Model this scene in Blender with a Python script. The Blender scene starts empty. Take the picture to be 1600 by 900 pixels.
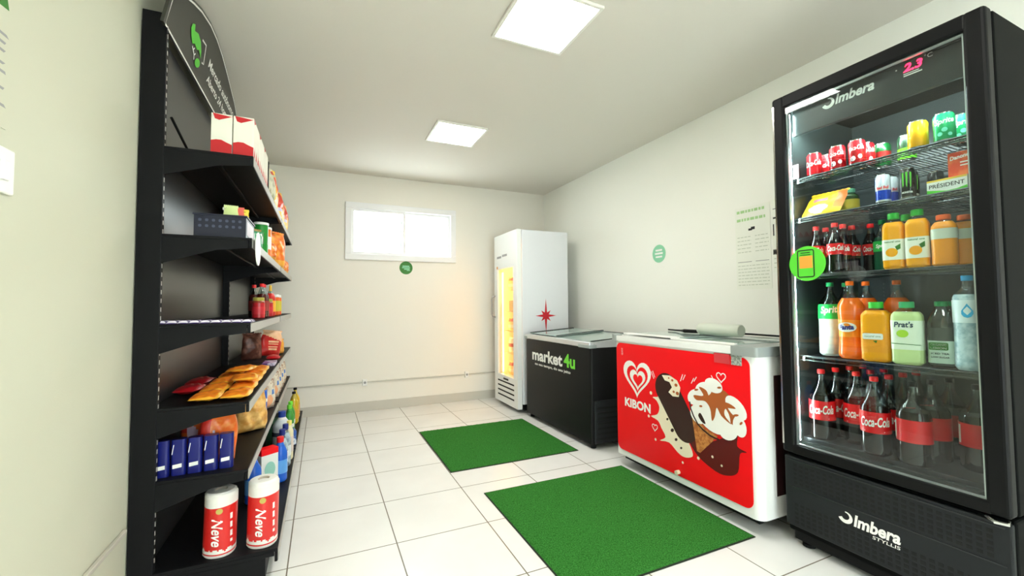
import bpy, bmesh, math, random
from mathutils import Vector, Matrix
random.seed(7)
PI = math.pi
R = math.radians
SC = bpy.context.scene
COL = SC.collection

# ------------------------------------------------------------------ camera, world, exposure
FPX = 661.1
YAW, PIT, ROL = 0.42313, 0.040015, -0.0071764
cam_d = bpy.data.cameras.new('camera')
cam_d.sensor_width = 36.0
cam_d.lens = 36.0 * FPX / 1600.0
cam_d.clip_start = 0.02
cam = bpy.data.objects.new('camera', cam_d)
COL.objects.link(cam)
_f = Vector((math.sin(YAW) * math.cos(PIT), math.cos(YAW) * math.cos(PIT), math.sin(PIT)))
_r = Vector((math.cos(YAW), -math.sin(YAW), 0))
_u = _r.cross(_f)
_rr = _r * math.cos(ROL) + _u * math.sin(ROL)
_uu = -_r * math.sin(ROL) + _u * math.cos(ROL)
mw = Matrix(((_rr.x, _uu.x, -_f.x, 0), (_rr.y, _uu.y, -_f.y, 0), (_rr.z, _uu.z, -_f.z, 1.2), (0, 0, 0, 1)))
cam.matrix_world = mw
SC.camera = cam

world = bpy.data.worlds.new('world')
SC.world = world
world.use_nodes = True
wb = world.node_tree.nodes['Background']
wb.inputs[0].default_value = (0.93, 0.97, 1.0, 1)
wb.inputs[1].default_value = 4.2

SC.view_settings.view_transform = 'Standard'
SC.view_settings.look = 'None'
SC.view_settings.gamma = 1.0
SC.view_settings.use_curve_mapping = False
SC.view_settings.exposure = 1.32
PANEL_POWER = 14.5

# ------------------------------------------------------------------ helpers: materials
def lin(c):
    out = []
    for v in c[:3]:
        v = v / 255.0
        out.append(v / 12.92 if v <= 0.04045 else ((v + 0.055) / 1.055) ** 2.4)
    return (out[0], out[1], out[2], 1.0)

def mat(name, rgb, rough=0.5, metal=0.0, emit=0.0, emit_rgb=None, spec=0.5, coat=0.0, alpha=None, noise=None, bump=None, trans=0.0, ior=1.45):
    m = bpy.data.materials.new(name)
    m.use_nodes = True
    nt = m.node_tree
    b = nt.nodes['Principled BSDF']
    b.inputs['Base Color'].default_value = lin(rgb)
    b.inputs['Roughness'].default_value = rough
    b.inputs['Metallic'].default_value = metal
    b.inputs['Specular IOR Level'].default_value = spec
    b.inputs['Coat Weight'].default_value = coat
    b.inputs['Transmission Weight'].default_value = trans
    b.inputs['IOR'].default_value = ior
    if alpha is not None:
        b.inputs['Alpha'].default_value = alpha
    if emit:
        b.inputs['Emission Color'].default_value = lin(emit_rgb or rgb)
        b.inputs['Emission Strength'].default_value = emit
    if noise or bump:
        tc = nt.nodes.new('ShaderNodeTexCoord')
    if noise:   # (other rgb, scale, lo, hi)
        n = nt.nodes.new('ShaderNodeTexNoise')
        n.inputs['Scale'].default_value = noise[1]
        n.inputs['Detail'].default_value = 4
        nt.links.new(tc.outputs['Object'], n.inputs['Vector'])
        r = nt.nodes.new('ShaderNodeValToRGB')
        r.color_ramp.elements[0].position = noise[2]
        r.color_ramp.elements[0].color = lin(rgb)
        r.color_ramp.elements[1].position = noise[3]
        r.color_ramp.elements[1].color = lin(noise[0])
        nt.links.new(n.outputs['Fac'], r.inputs['Fac'])
        nt.links.new(r.outputs['Color'], b.inputs['Base Color'])
    if bump:    # (scale, strength)
        n2 = nt.nodes.new('ShaderNodeTexNoise')
        n2.inputs['Scale'].default_value = bump[0]
        n2.inputs['Detail'].default_value = 5
        nt.links.new(tc.outputs['Object'], n2.inputs['Vector'])
        bp = nt.nodes.new('ShaderNodeBump')
        bp.inputs['Strength'].default_value = bump[1]
        bp.inputs['Distance'].default_value = 0.01
        nt.links.new(n2.outputs['Fac'], bp.inputs['Height'])
        nt.links.new(bp.outputs['Normal'], b.inputs['Normal'])
    return m

def glass_mat(name, rgb=(255, 255, 255), refl=1.0, rough=0.0, base=0.04):
    """thin pane: see-through with a fresnel reflection"""
    m = bpy.data.materials.new(name)
    m.use_nodes = True
    nt = m.node_tree
    nt.nodes.clear()
    out = nt.nodes.new('ShaderNodeOutputMaterial')
    tr = nt.nodes.new('ShaderNodeBsdfTransparent')
    tr.inputs[0].default_value = lin(rgb)
    gl = nt.nodes.new('ShaderNodeBsdfGlossy')
    gl.inputs['Roughness'].default_value = rough
    fr = nt.nodes.new('ShaderNodeLayerWeight')
    pw = nt.nodes.new('ShaderNodeMath')
    pw.operation = 'POWER'
    pw.inputs[1].default_value = 5.0
    nt.links.new(fr.outputs['Facing'], pw.inputs[0])
    ml = nt.nodes.new('ShaderNodeMath')
    ml.operation = 'MULTIPLY_ADD'
    ml.inputs[1].default_value = refl * (1 - base)
    ml.inputs[2].default_value = refl * base
    mx = nt.nodes.new('ShaderNodeMixShader')
    nt.links.new(pw.outputs[0], ml.inputs[0])
    nt.links.new(ml.outputs[0], mx.inputs[0])
    nt.links.new(tr.outputs[0], mx.inputs[1])
    nt.links.new(gl.outputs[0], mx.inputs[2])
    nt.links.new(mx.outputs[0], out.inputs[0])
    return m

# ------------------------------------------------------------------ helpers: mesh building
class MB:
    def __init__(self):
        self.bm = bmesh.new()
        self.mi = 0
    def _app(self, tmp, mi=None):
        me = bpy.data.meshes.new('t')
        for f in tmp.faces:
            f.material_index = self.mi if mi is None else mi
        tmp.to_mesh(me)
        self.bm.from_mesh(me)
        bpy.data.meshes.remove(me)
        tmp.free()
    def box(self, lo, hi, bev=0.0, seg=2, mi=None, rot=None):
        t = bmesh.new()
        bmesh.ops.create_cube(t, size=1.0)
        c = [(a + b) / 2 for a, b in zip(lo, hi)]
        s = [max(abs(b - a), 1e-5) for a, b in zip(lo, hi)]
        for v in t.verts:
            v.co = Vector((v.co.x * s[0], v.co.y * s[1], v.co.z * s[2]))
        if bev:
            bmesh.ops.bevel(t, geom=t.edges[:], offset=min(bev, min(s) * 0.48), segments=seg, affect='EDGES', profile=0.5)
        if rot is not None:
            bmesh.ops.rotate(t, verts=t.verts, cent=(0, 0, 0), matrix=rot)
        bmesh.ops.translate(t, verts=t.verts, vec=c)
        self._app(t, mi)
        return self
    def vbox(self, lo, hi, bev, seg=5, mi=None, axis=2):
        """box with only the edges along one axis rounded"""
        t = bmesh.new()
        bmesh.ops.create_cube(t, size=1.0)
        c = [(a + b) / 2 for a, b in zip(lo, hi)]
        s = [abs(b - a) for a, b in zip(lo, hi)]
        for v in t.verts:
            v.co = Vector((v.co.x * s[0], v.co.y * s[1], v.co.z * s[2]))
        es = [e for e in t.edges if abs((e.verts[0].co - e.verts[1].co)[axis]) > 1e-6 and
              all(abs((e.verts[0].co - e.verts[1].co)[k]) < 1e-6 for k in range(3) if k != axis)]
        bmesh.ops.bevel(t, geom=es, offset=bev, segments=seg, affect='EDGES', profile=0.5)
        bmesh.ops.translate(t, verts=t.verts, vec=c)
        self._app(t, mi)
        return self
    def lathe(self, prof, seg=24, mats=None, c=(0, 0, 0), p=2.0, ax=1.0, ay=1.0, axis='z', captop=True, capbot=True):
        bm = self.bm
        rings = []
        for (r, z) in prof:
            ring = []
            for k in range(seg):
                a = 2 * PI * k / seg
                ca, sa = math.cos(a), math.sin(a)
                s = 1.0 / ((abs(ca) ** p + abs(sa) ** p) ** (1.0 / p))
                x, y = r * s * ca * ax, r * s * sa * ay
                if axis == 'z': q = (x, y, z)
                elif axis == 'x': q = (z, x, y)
                else: q = (x, z, y)
                ring.append(bm.verts.new((q[0] + c[0], q[1] + c[1], q[2] + c[2])))
            rings.append(ring)
        for i in range(len(rings) - 1):
            for k in range(seg):
                f = bm.faces.new((rings[i][k], rings[i][(k + 1) % seg], rings[i + 1][(k + 1) % seg], rings[i + 1][k]))
                f.material_index = mats[i] if mats else self.mi
        if capbot:
            f = bm.faces.new(rings[0][::-1]); f.material_index = mats[0] if mats else self.mi
        if captop:
            f = bm.faces.new(rings[-1]); f.material_index = mats[-1] if mats else self.mi
        return self
    def tube(self, pts, r, seg=8, mi=None):
        pts = [Vector(p) for p in pts]
        rings = []
        prev = None
        for i, p in enumerate(pts):
            d = (pts[min(i + 1, len(pts) - 1)] - pts[max(i - 1, 0)]).normalized()
            up = Vector((0, 0, 1)) if abs(d.z) < 0.9 else Vector((1, 0, 0))
            if prev is not None:
                a = prev - d * prev.dot(d)
                a = a.normalized() if a.length > 1e-4 else d.cross(up).normalized()
            else:
                a = d.cross(up).normalized()
            prev = a
            b = d.cross(a)
            rr = r[i] if isinstance(r, (list, tuple)) else r
            rings.append([self.bm.verts.new(p + (a * math.cos(2 * PI * k / seg) + b * math.sin(2 * PI * k / seg)) * rr) for k in range(seg)])
        m = self.mi if mi is None else mi
        for i in range(len(rings) - 1):
            for k in range(seg):
                f = self.bm.faces.new((rings[i][k], rings[i][(k + 1) % seg], rings[i + 1][(k + 1) % seg], rings[i + 1][k]))
                f.material_index = m
        for rg in (rings[0][::-1], rings[-1]):
            f = self.bm.faces.new(rg); f.material_index = m
        return self
    def prism(self, poly, O, U, V, N, depth, mi=None):
        """polygon in (u,v), thickened along N"""
        O, U, V, N = Vector(O), Vector(U), Vector(V), Vector(N)
        m = self.mi if mi is None else mi
        a = [self.bm.verts.new(O + U * u + V * v) for u, v in poly]
        if depth == 0:
            f = self.bm.faces.new(a); f.material_index = m
            return self
        b = [self.bm.verts.new(O + U * u + V * v + N * depth) for u, v in poly]
        f = self.bm.faces.new(a[::-1]); f.material_index = m
        f = self.bm.faces.new(b); f.material_index = m
        n = len(a)
        for i in range(n):
            f = self.bm.faces.new((a[i], a[(i + 1) % n], b[(i + 1) % n], b[i])); f.material_index = m
        return self
    def surf(self, fn, nu, nv, mi=None, matfn=None):
        vs = [[self.bm.verts.new(fn(i / nu, j / nv)) for j in range(nv + 1)] for i in range(nu + 1)]
        for i in range(nu):
            for j in range(nv):
                f = self.bm.faces.new((vs[i][j], vs[i + 1][j], vs[i + 1][j + 1], vs[i][j + 1]))
                f.material_index = matfn((i + .5) / nu, (j + .5) / nv) if matfn else (self.mi if mi is None else mi)
        return self
    def build(self, name, mats, parent=None, smooth=False, ang=40, fixn=True, loc=None):
        me = bpy.data.meshes.new(name)
        if fixn:
            bmesh.ops.recalc_face_normals(self.bm, faces=self.bm.faces[:])
        self.bm.to_mesh(me)
        self.bm.free()
        for m in (mats if isinstance(mats, (list, tuple)) else [mats]):
            me.materials.append(m)
        if smooth:
            me.shade_smooth()
            me.set_sharp_from_angle(angle=R(ang))
        o = bpy.data.objects.new(name, me)
        COL.objects.link(o)
        if parent is not None:
            o.parent = parent
        if loc is not None:
            o.location = loc
        return o

def thing(name, label, cat, loc=(0, 0, 0), rz=0.0, group=None):
    o = bpy.data.objects.new(name, None)
    o.empty_display_size = 0.1
    COL.objects.link(o)
    o.location = loc
    o.rotation_euler = (0, 0, rz)
    o['label'] = label
    o['category'] = cat
    if group:
        o['group'] = group
    return o

def tag(o, label, cat, group=None):
    o['label'] = label
    o['category'] = cat
    if group:
        o['group'] = group
    return o

def struct(o):
    o['kind'] = 'structure'
    return o

def kids(o):
    return [c for c in o.children]

def dup(root, loc, rz, label, group=None, scale=None, rot=None):
    r = root.copy()
    COL.objects.link(r)
    r.location = loc
    r.rotation_euler = rot if rot else (0, 0, rz)
    r['label'] = label
    if group:
        r['group'] = group
    if scale:
        r.scale = scale
    for ch in kids(root):
        c = ch.copy(); COL.objects.link(c); c.parent = r
        for g in kids(ch):
            d = g.copy(); COL.objects.link(d); d.parent = c
    return r

class Proto:
    """first call moves the prototype itself, later calls copy it"""
    def __init__(self, root):
        self.root, self.used = root, False
    def put(self, loc, rz, label, group=None, scale=None, rot=None):
        if self.used:
            return dup(self.root, loc, rz, label, group, scale, rot)
        self.used = True
        o = self.root
        o.location = loc
        o.rotation_euler = rot if rot else (0, 0, rz)
        o['label'] = label
        if group:
            o['group'] = group
        if scale:
            o.scale = scale
        return o

# ------------------------------------------------------------------ helpers: writing
_tc = {}
def glyphs(s, bold=0.0, shear=0.0, space=1.0):
    key = (s, bold, shear, space)
    if key in _tc:
        return _tc[key]
    cu = bpy.data.curves.new('t', 'FONT')
    cu.body = s
    cu.size = 1.0
    cu.offset = bold
    cu.shear = shear
    cu.space_character = space
    cu.resolution_u = 3
    o = bpy.data.objects.new('t', cu)
    COL.objects.link(o)
    bpy.context.view_layer.update()
    dg = bpy.context.evaluated_depsgraph_get()
    me = bpy.data.meshes.new_from_object(o.evaluated_get(dg))
    vs = [(v.co.x, v.co.y) for v in me.vertices]
    fs = [tuple(p.vertices) for p in me.polygons]
    bpy.data.objects.remove(o)
    bpy.data.curves.remove(cu)
    bpy.data.meshes.remove(me)
    x0 = min(v[0] for v in vs); x1 = max(v[0] for v in vs)
    y0 = min(v[1] for v in vs); y1 = max(v[1] for v in vs)
    out = ([(v[0] - (x0 + x1) / 2, v[1] - (y0 + y1) / 2) for v in vs], fs, x1 - x0, y1 - y0)
    _tc[key] = out
    return out

def write(mb, s, w, h, fn, bold=0.0, shear=0.0, space=1.0, cu=0.0, cv=0.0, rot=0.0, arc=0.0, mi=None):
    """lay the words s in a w x h box centred on (cu,cv) of the surface fn(u,v)"""
    vs, fs, tw, th = glyphs(s, bold, shear, space)
    kx = w / tw
    ky = (h / th) if h else kx
    cr, sr = math.cos(rot), math.sin(rot)
    nv = []
    for x, y in vs:
        x, y = x * kx, y * ky
        if arc:
            y -= arc * (x / (w / 2)) ** 2
        nv.append(mb.bm.verts.new(fn(cu + x * cr - y * sr, cv + x * sr + y * cr)))
    for f in fs:
        try:
            ff = mb.bm.faces.new([nv[i] for i in f]); ff.material_index = mb.mi if mi is None else mi
        except ValueError:
            pass
    return mb

def plane(O, U, V):
    O, U, V = Vector(O), Vector(U), Vector(V)
    return lambda u, v: O + U * u + V * v

def cyl(r, z0=0.0, a0=0.0):
    return lambda u, v: Vector((r * math.sin(u / r + a0), -r * math.cos(u / r + a0), z0 + v))

def circle(cx, cy, rx, ry=None, n=32, rot=0.0):
    ry = ry or rx
    out = []
    for k in range(n):
        a = 2 * PI * k / n
        x, y = rx * math.cos(a), ry * math.sin(a)
        out.append((cx + x * math.cos(rot) - y * math.sin(rot), cy + x * math.sin(rot) + y * math.cos(rot)))
    return out

def rrect(x0, y0, x1, y1, r, n=6):
    out = []
    for cx, cy, a0 in ((x1 - r, y1 - r, 0), (x0 + r, y1 - r, 90), (x0 + r, y0 + r, 180), (x1 - r, y0 + r, 270)):
        for k in range(n + 1):
            a = R(a0 + 90 * k / n)
            out.append((cx + r * math.cos(a), cy + r * math.sin(a)))
    return out

def flat(mb, poly, fn, mi=None):
    vs = [mb.bm.verts.new(fn(u, v)) for u, v in poly]
    f = mb.bm.faces.new(vs)
    f.material_index = mb.mi if mi is None else mi
    return mb

def band(mb, pts, w, fn, closed=False, mi=None):
    """a line of width w along 2D points"""
    n = len(pts)
    L, Rr = [], []
    for i in range(n):
        a = pts[(i - 1) % n] if (closed or i > 0) else pts[i]
        b = pts[(i + 1) % n] if (closed or i < n - 1) else pts[i]
        dx, dy = b[0] - a[0], b[1] - a[1]
        l = math.hypot(dx, dy) or 1
        ww = w[i] if isinstance(w, (list, tuple)) else w
        nx, ny = -dy / l * ww / 2, dx / l * ww / 2
        L.append(mb.bm.verts.new(fn(pts[i][0] + nx, pts[i][1] + ny)))
        Rr.append(mb.bm.verts.new(fn(pts[i][0] - nx, pts[i][1] - ny)))
    for i in range(n if closed else n - 1):
        j = (i + 1) % n
        f = mb.bm.faces.new((L[i], L[j], Rr[j], Rr[i]))
        f.material_index = mb.mi if mi is None else mi
    return mb

# ------------------------------------------------------------------ materials
M = {}
M['wall'] = mat('wall_paint', (238, 234, 223), 0.6, bump=(180, 0.04))
M['wall_l'] = mat('wall_paint_left_dimmed', (203, 204, 184), 0.7, bump=(180, 0.04))  # darker copy of the wall paint, weaker light put into the colour
M['wall_r'] = mat('wall_paint_right_lit', (248, 249, 241), 0.55, bump=(180, 0.04))  # whiter copy of the wall paint, stronger light put into the colour
M['ceil'] = mat('ceiling_paint', (225, 220, 210), 0.8, bump=(120, 0.03))
M['base'] = mat('skirting_tile', (200, 196, 184), 0.35)
M['white'] = mat('white_plastic', (238, 238, 234), 0.4)
M['whitemetal'] = mat('white_enamel', (236, 238, 236), 0.28, coat=0.2)
M['upvc'] = mat('window_frame_white', (240, 240, 240), 0.35)
M['panelrim'] = mat('lamp_rim', (240, 238, 230), 0.4)
M['lamp'] = mat('lamp_diffuser', (255, 250, 238), 0.5, emit=PANEL_POWER, emit_rgb=(255, 252, 245))
M['black'] = mat('black_powder_coat', (16, 17, 19), 0.45, spec=.25)
M['blackmatte'] = mat('black_matte', (12, 13, 14), 0.6, spec=.25)
M['rack'] = mat('rack_charcoal', (12, 13, 16), 0.5, spec=.22)
M['rackpanel'] = mat('rack_back_panel', (44, 46, 48), 0.30, spec=.9)
M['rail'] = mat('price_rail_grey', (178, 176, 171), 0.4)
M['cooler'] = mat('cooler_black', (5, 7, 7), 0.65, spec=.1)
M['coolerin'] = mat('cooler_inner', (44, 50, 50), 0.35)
M['grille'] = mat('cooler_grille', (32, 35, 37), 0.5, spec=.25)
M['hole'] = mat('vent_hole_dark', (8, 8, 10), 0.8)
M['wire'] = mat('wire_dark', (60, 62, 64), 0.3, metal=0.6)
M['chrome'] = mat('chrome', (215, 215, 212), 0.15, metal=1.0)
M['alu'] = mat('brushed_aluminium', (215, 217, 220), 0.32, metal=0.75)
M['greycap'] = mat('grey_corner_plastic', (150, 158, 156), 0.4)
M['print_white'] = mat('white_print', (245, 245, 240), 0.5)
M['print_white'].use_backface_culling = False
M['print_green'] = mat('lime_print', (120, 225, 60), 0.5)
M['print_grey'] = mat('grey_print', (150, 150, 150), 0.5)
M['print_black'] = mat('black_print', (24, 24, 24), 0.5)
M['print_faint'] = mat('faint_print', (196, 203, 186), 0.6)
M['print_palegreen'] = mat('pale_green_print', (172, 214, 150), 0.6)
M['red'] = mat('vivid_red_print', (246, 14, 24), 0.4, spec=.3)
M['redplastic'] = mat('red_cap_plastic', (225, 32, 34), 0.35)
M['led'] = mat('led_strip', (235, 250, 255), 0.4, emit=85.0, emit_rgb=(232, 250, 250))
M['digits'] = mat('led_digits', (255, 30, 70), 0.4, emit=3.0, emit_rgb=(255, 30, 70))
M['warm'] = mat('warm_lamp_tube', (255, 200, 110), 0.4, emit=10.0, emit_rgb=(255, 190, 95))
M['glass'] = glass_mat('clear_glass', (246, 250, 248), 1.0)
M['coolglass'] = glass_mat('cooler_glass', (240, 246, 244), 0.8, base=.05)
M['frost'] = mat('chest_lid_glass', (168, 190, 184), 0.08, spec=0.7)
M['turf'] = mat('green_turf', (34, 96, 32), 0.95, noise=((74, 152, 66), 190, 0.35, 0.66), bump=(260, 0.9), spec=0.1)
M['turfedge'] = mat('turf_edge', (28, 40, 26), 0.8)
M['mint'] = mat('mint_sticker', (140, 210, 170), 0.5)
M['green'] = mat('green_sticker', (88, 205, 56), 0.45)
M['leaf'] = mat('leafy_green_sticker', (52, 122, 40), 0.5)
M['orange'] = mat('orange_square', (238, 160, 60), 0.5)
M['paper'] = mat('notice_paper', (244, 247, 236), 0.7)

# tiled floor: square tiles with thin dark joints, pitch 0.49 m
def floor_mat():
    m = bpy.data.materials.new('floor_tiles')
    m.use_nodes = True
    nt = m.node_tree
    b = nt.nodes['Principled BSDF']
    tc = nt.nodes.new('ShaderNodeTexCoord')
    sp = nt.nodes.new('ShaderNodeSeparateXYZ')
    nt.links.new(tc.outputs['Object'], sp.inputs[0])
    T = 0.491
    facs = []
    for ax, off, wd in ((0, 0.360, 0.0030), (1, 2.240, 0.0028)):
        a = nt.nodes.new('ShaderNodeMath'); a.operation = 'SUBTRACT'; a.inputs[1].default_value = off - T * 20
        nt.links.new(sp.outputs[ax], a.inputs[0])
        d = nt.nodes.new('ShaderNodeMath'); d.operation = 'DIVIDE'; d.inputs[1].default_value = T
        nt.links.new(a.outputs[0], d.inputs[0])
        fr = nt.nodes.new('ShaderNodeMath'); fr.operation = 'FRACT'
        nt.links.new(d.outputs[0], fr.inputs[0])
        s = nt.nodes.new('ShaderNodeMath'); s.operation = 'SUBTRACT'; s.inputs[1].default_value = 0.5
        nt.links.new(fr.outputs[0], s.inputs[0])
        ab = nt.nodes.new('ShaderNodeMath'); ab.operation = 'ABSOLUTE'
        nt.links.new(s.outputs[0], ab.inputs[0])
        g = nt.nodes.new('ShaderNodeMath'); g.operation = 'GREATER_THAN'; g.inputs[1].default_value = 0.5 - wd / T
        nt.links.new(ab.outputs[0], g.inputs[0])
        facs.append(g)
    mxm = nt.nodes.new('ShaderNodeMath'); mxm.operation = 'MAXIMUM'
    nt.links.new(facs[0].outputs[0], mxm.inputs[0]); nt.links.new(facs[1].outputs[0], mxm.inputs[1])
    n = nt.nodes.new('ShaderNodeTexNoise'); n.inputs['Scale'].default_value = 3.0; n.inputs['Detail'].default_value = 3
    nt.links.new(tc.outputs['Object'], n.inputs['Vector'])
    rp = nt.nodes.new('ShaderNodeValToRGB')
    rp.color_ramp.elements[0].position = 0.35; rp.color_ramp.elements[0].color = lin((230, 230, 227))
    rp.color_ramp.elements[1].position = 0.7; rp.color_ramp.elements[1].color = lin((237, 237, 234))
    nt.links.new(n.outputs['Fac'], rp.inputs['Fac'])
    mx = nt.nodes.new('ShaderNodeMix'); mx.data_type = 'RGBA'
    nt.links.new(mxm.outputs[0], mx.inputs['Factor'])
    nt.links.new(rp.outputs['Color'], mx.inputs['A'])
    mx.inputs['B'].default_value = lin((112, 104, 88))
    nt.links.new(mx.outputs['Result'], b.inputs['Base Color'])
    b.inputs['Roughness'].default_value = 0.28
    b.inputs['Specular IOR Level'].default_value = 0.35
    return m
M['floor'] = floor_mat()

# ------------------------------------------------------------------ room shell
XL, XR, YB, YF, H = -0.70, 2.82, 5.16, -1.9, 2.73
T = 0.12
struct(MB().box((XL - T, YF - T, -0.1), (XR + T, YB + T, 0)).build('floor', M['floor']))
struct(MB().box((XL - T, YF - T, H), (XR + T, YB + T, H + 0.1)).build('ceiling', M['ceil']))
struct(MB().box((XL - T, YF - T, 0), (XL, YB + T, H)).build('wall_left', M['wall_l']))
struct(MB().box((XR, YF - T, 0), (XR + T, YB + T, H)).build('wall_right', M['wall_r']))
# back wall with the window opening
WX0, WX1, WZ0, WZ1 = 0.25, 1.53, 1.745, 2.385
mb = MB()
mb.box((XL, YB, 0), (WX0, YB + T, H)); mb.box((WX1, YB, 0), (XR, YB + T, H))
mb.box((WX0, YB, 0), (WX1, YB + T, WZ0)); mb.box((WX0, YB, WZ1), (WX1, YB + T, H))
struct(mb.build('wall_back', M['wall']))
# front wall behind the viewpoint, with an unseen wide glazed entrance added for daylight
DX0, DX1, DZ = 0.1, 2.1, 2.2
mb = MB()
mb.box((XL, YF - T, 0), (DX0, YF, H)); mb.box((DX1, YF - T, 0), (XR, YF, H)); mb.box((DX0, YF - T, DZ), (DX1, YF, H))
struct(mb.build('wall_front', M['wall']))
d = MB()
for a, b in (((DX0, DX0 + .06)), ((1.07, 1.13)), ((DX1 - .06, DX1))):
    d.box((a, YF - .08, 0.0), (b, YF - .02, DZ))
d.box((DX0, YF - .08, DZ - .06), (DX1, YF - .02, DZ)); d.box((DX0, YF - .08, 0), (DX1, YF - .02, .08))
do = struct(d.build('added_door_1', M['upvc']))
MB().box((DX0 + .05, YF - .053, .07), (1.08, YF - .047, DZ - .05)).box((1.12, YF - .053, .07), (DX1 - .05, YF - .047, DZ - .05)).build('pane', M['glass'], do)

for nm, lo, hi in (('baseboard_back', (XL, YB - 0.012, 0), (XR, YB, 0.105)),
                   ('baseboard_left', (XL, YF, 0), (XL + 0.012, YB - .013, 0.105)),
                   ('baseboard_right', (XR - 0.012, YF, 0), (XR, YB - .013, 0.105))):
    struct(MB().box(lo, hi, 0.002).build(nm, M['base']))

# window
w = MB()
fw = 0.055
Y0, Y1 = YB - 0.025, YB + 0.075
w.box((WX0 - .012, Y0, WZ0 - .012), (WX1 + .012, Y1, WZ0 + fw), .004)
w.box((WX0 - .012, Y0, WZ1 - fw), (WX1 + .012, Y1, WZ1 + .012), .004)
w.box((WX0 - .012, Y0 + .001, WZ0 + fw), (WX0 + fw, Y1, WZ1 - fw), .004)
w.box((WX1 - fw, Y0 + .001, WZ0 + fw), (WX1 + .012, Y1, WZ1 - fw), .004)
win = struct(w.build('window_1', M['upvc']))
XM = (WX0 + WX1) / 2 + 0.0
for a, b, yo in ((WX0 + fw, XM + .03, 0.0), (XM - .03, WX1 - fw, .034)):
    s = MB()
    ya, yb_ = YB + .0 + yo, YB + .03 + yo
    e = 0.028
    s.box((a, ya, WZ0 + fw), (a + e, yb_, WZ1 - fw), .002); s.box((b - e, ya, WZ0 + fw), (b, yb_, WZ1 - fw), .002)
    s.box((a + e, ya, WZ0 + fw), (b - e, yb_, WZ0 + fw + e), .002); s.box((a + e, ya, WZ1 - fw - e), (b - e, yb_, WZ1 - fw), .002)
    so = s.build('window_sash', M['upvc'], win)
    MB().box((a + e - .004, ya + .012, WZ0 + fw + e - .004), (b - e + .004, ya + .017, WZ1 - fw - e + .004)).build('pane', M['glass'], so)
MB().box((XM - .012, YB - .008, 2.02), (XM + .002, YB + .002, 2.10), .003).build('window_latch', M['alu'], win)

# ceiling lights
pl = thing('ceiling_light', '', 'light', (1.08, 1.95, H))
mb = MB()
S = 0.225
for a in ((-S, -S, S, -S + .02), (-S, S - .02, S, S), (-S, -S + .02, -S + .02, S - .02), (S - .02, -S + .02, S, S - .02)):
    mb.box((a[0], a[1], -.016), (a[2], a[3], -.0005), .003)
mb.build('rim', M['panelrim'], pl)
MB().box((-S + .018, -S + .018, -.013), (S - .018, S - .018, -.001)).build('diffuser', M['lamp'], pl)
P = Proto(pl)
P.put((1.085, 1.95, H), 0, 'lit square ceiling panel, the larger one nearer the glass-door cooler', 'square ceiling panels')
P.put((1.08, 3.59, H), 0, 'lit square ceiling panel farther back, nearer the window wall', 'square ceiling panels')
P.put((1.08, 0.25, H), 0, 'added lit square ceiling panel above the viewpoint, out of view', 'square ceiling panels')  # unseen panel added at the row's spacing for more room light

# surface cable conduits
mb = MB().box((XL + .02, YB - .014, .318), (.435, YB - .001, .334), .003).box((.487, YB - .014, .320), (1.655, YB - .001, .336), .003).box((1.705, YB - .014, .322), (XR - .01, YB - .001, .338), .003)
tag(mb.build('cable_conduit', M['base']), 'thin pale cable conduit running low along the back wall', 'conduit')
ot = thing('wall_outlet', '', 'outlet', (0, 0, 0))
MB().box((-.025, -.028, -.037), (.025, -.001, .037), .004).build('outlet_box', M['white'], ot)
o = MB().lathe([(.014, -.0305), (.014, -.027)], 16, axis='y').build('socket', M['print_grey'], ot)
P = Proto(ot)
P.put((.461, YB, .326), 0, 'white outlet box on the back wall conduit, the left one near the shelves', 'outlets on the conduit')
P.put((1.68, YB, .328), 0, 'white outlet box on the back wall conduit, beside the white upright freezer', 'outlets on the conduit')
mb = MB().box((XL + .001, .6, .318), (XL + .016, 2.165, .334), .003)
tag(mb.build('cable_conduit', M['base']), 'thin pale conduit low on the left wall ending at the black shelving', 'conduit')

# stickers and notices on the walls
def disc_sticker(name, label, c, r, U, V, N, mt, pm, lines):
    s = thing(name, label, 'sticker', c)
    MB().prism(circle(0, 0, r, n=40), (0, 0, 0), U, V, N, .002).build('disc', mt, s)
    t = MB()
    f = plane(Vector(N) * .0026, U, V)
    for (a, b, cc, dd) in lines:
        flat(t, rrect(a * r, b * r, cc * r, dd * r, .04 * r, 2), f)
    t.build('print', pm, s)
    return s
disc_sticker('round_sticker', 'small round leafy-green sticker under the window', (.925, YB - .001, 1.655), .078, (1, 0, 0), (0, 0, 1), (0, -1, 0), M['leaf'], M['mint'],
             [(-.55, .18, .5, .34), (-.6, -.05, .6, .1), (-.3, -.28, .55, -.12), (.1, -.45, .6, -.34)])
disc_sticker('round_sticker', 'round mint sticker with dark lines on the right wall above the black chest freezer', (XR - .001, 2.97, 1.66), .082, (0, -1, 0), (0, 0, 1), (-1, 0, 0), M['mint'], M['print_white'],
             [(-.5, .28, .5, .48), (-.6, -.08, .6, .12), (-.5, -.45, .5, -.26)])
t = MB()
f = plane((XR - .0042, 2.97, 1.66), (0, -1, 0), (0, 0, 1))
def notice(name, label, y, z, w_, h_, rows, extra=None):
    s = thing(name, label, 'notice', (XR - .0005, y, z))
    MB().box((-.002, -w_ / 2, -h_ / 2), (0, w_ / 2, h_ / 2)).build('sheet', M['paper'], s)
    f = plane((-.0026, 0, 0), (0, -1, 0), (0, 0, 1))
    for nm, m_, rr in rows:
        t = MB()
        for a, b, c, d_ in rr:
            flat(t, [(a, b), (c, b), (c, d_), (a, d_)], f)
        t.build(nm, M[m_], s)
    return s
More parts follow.
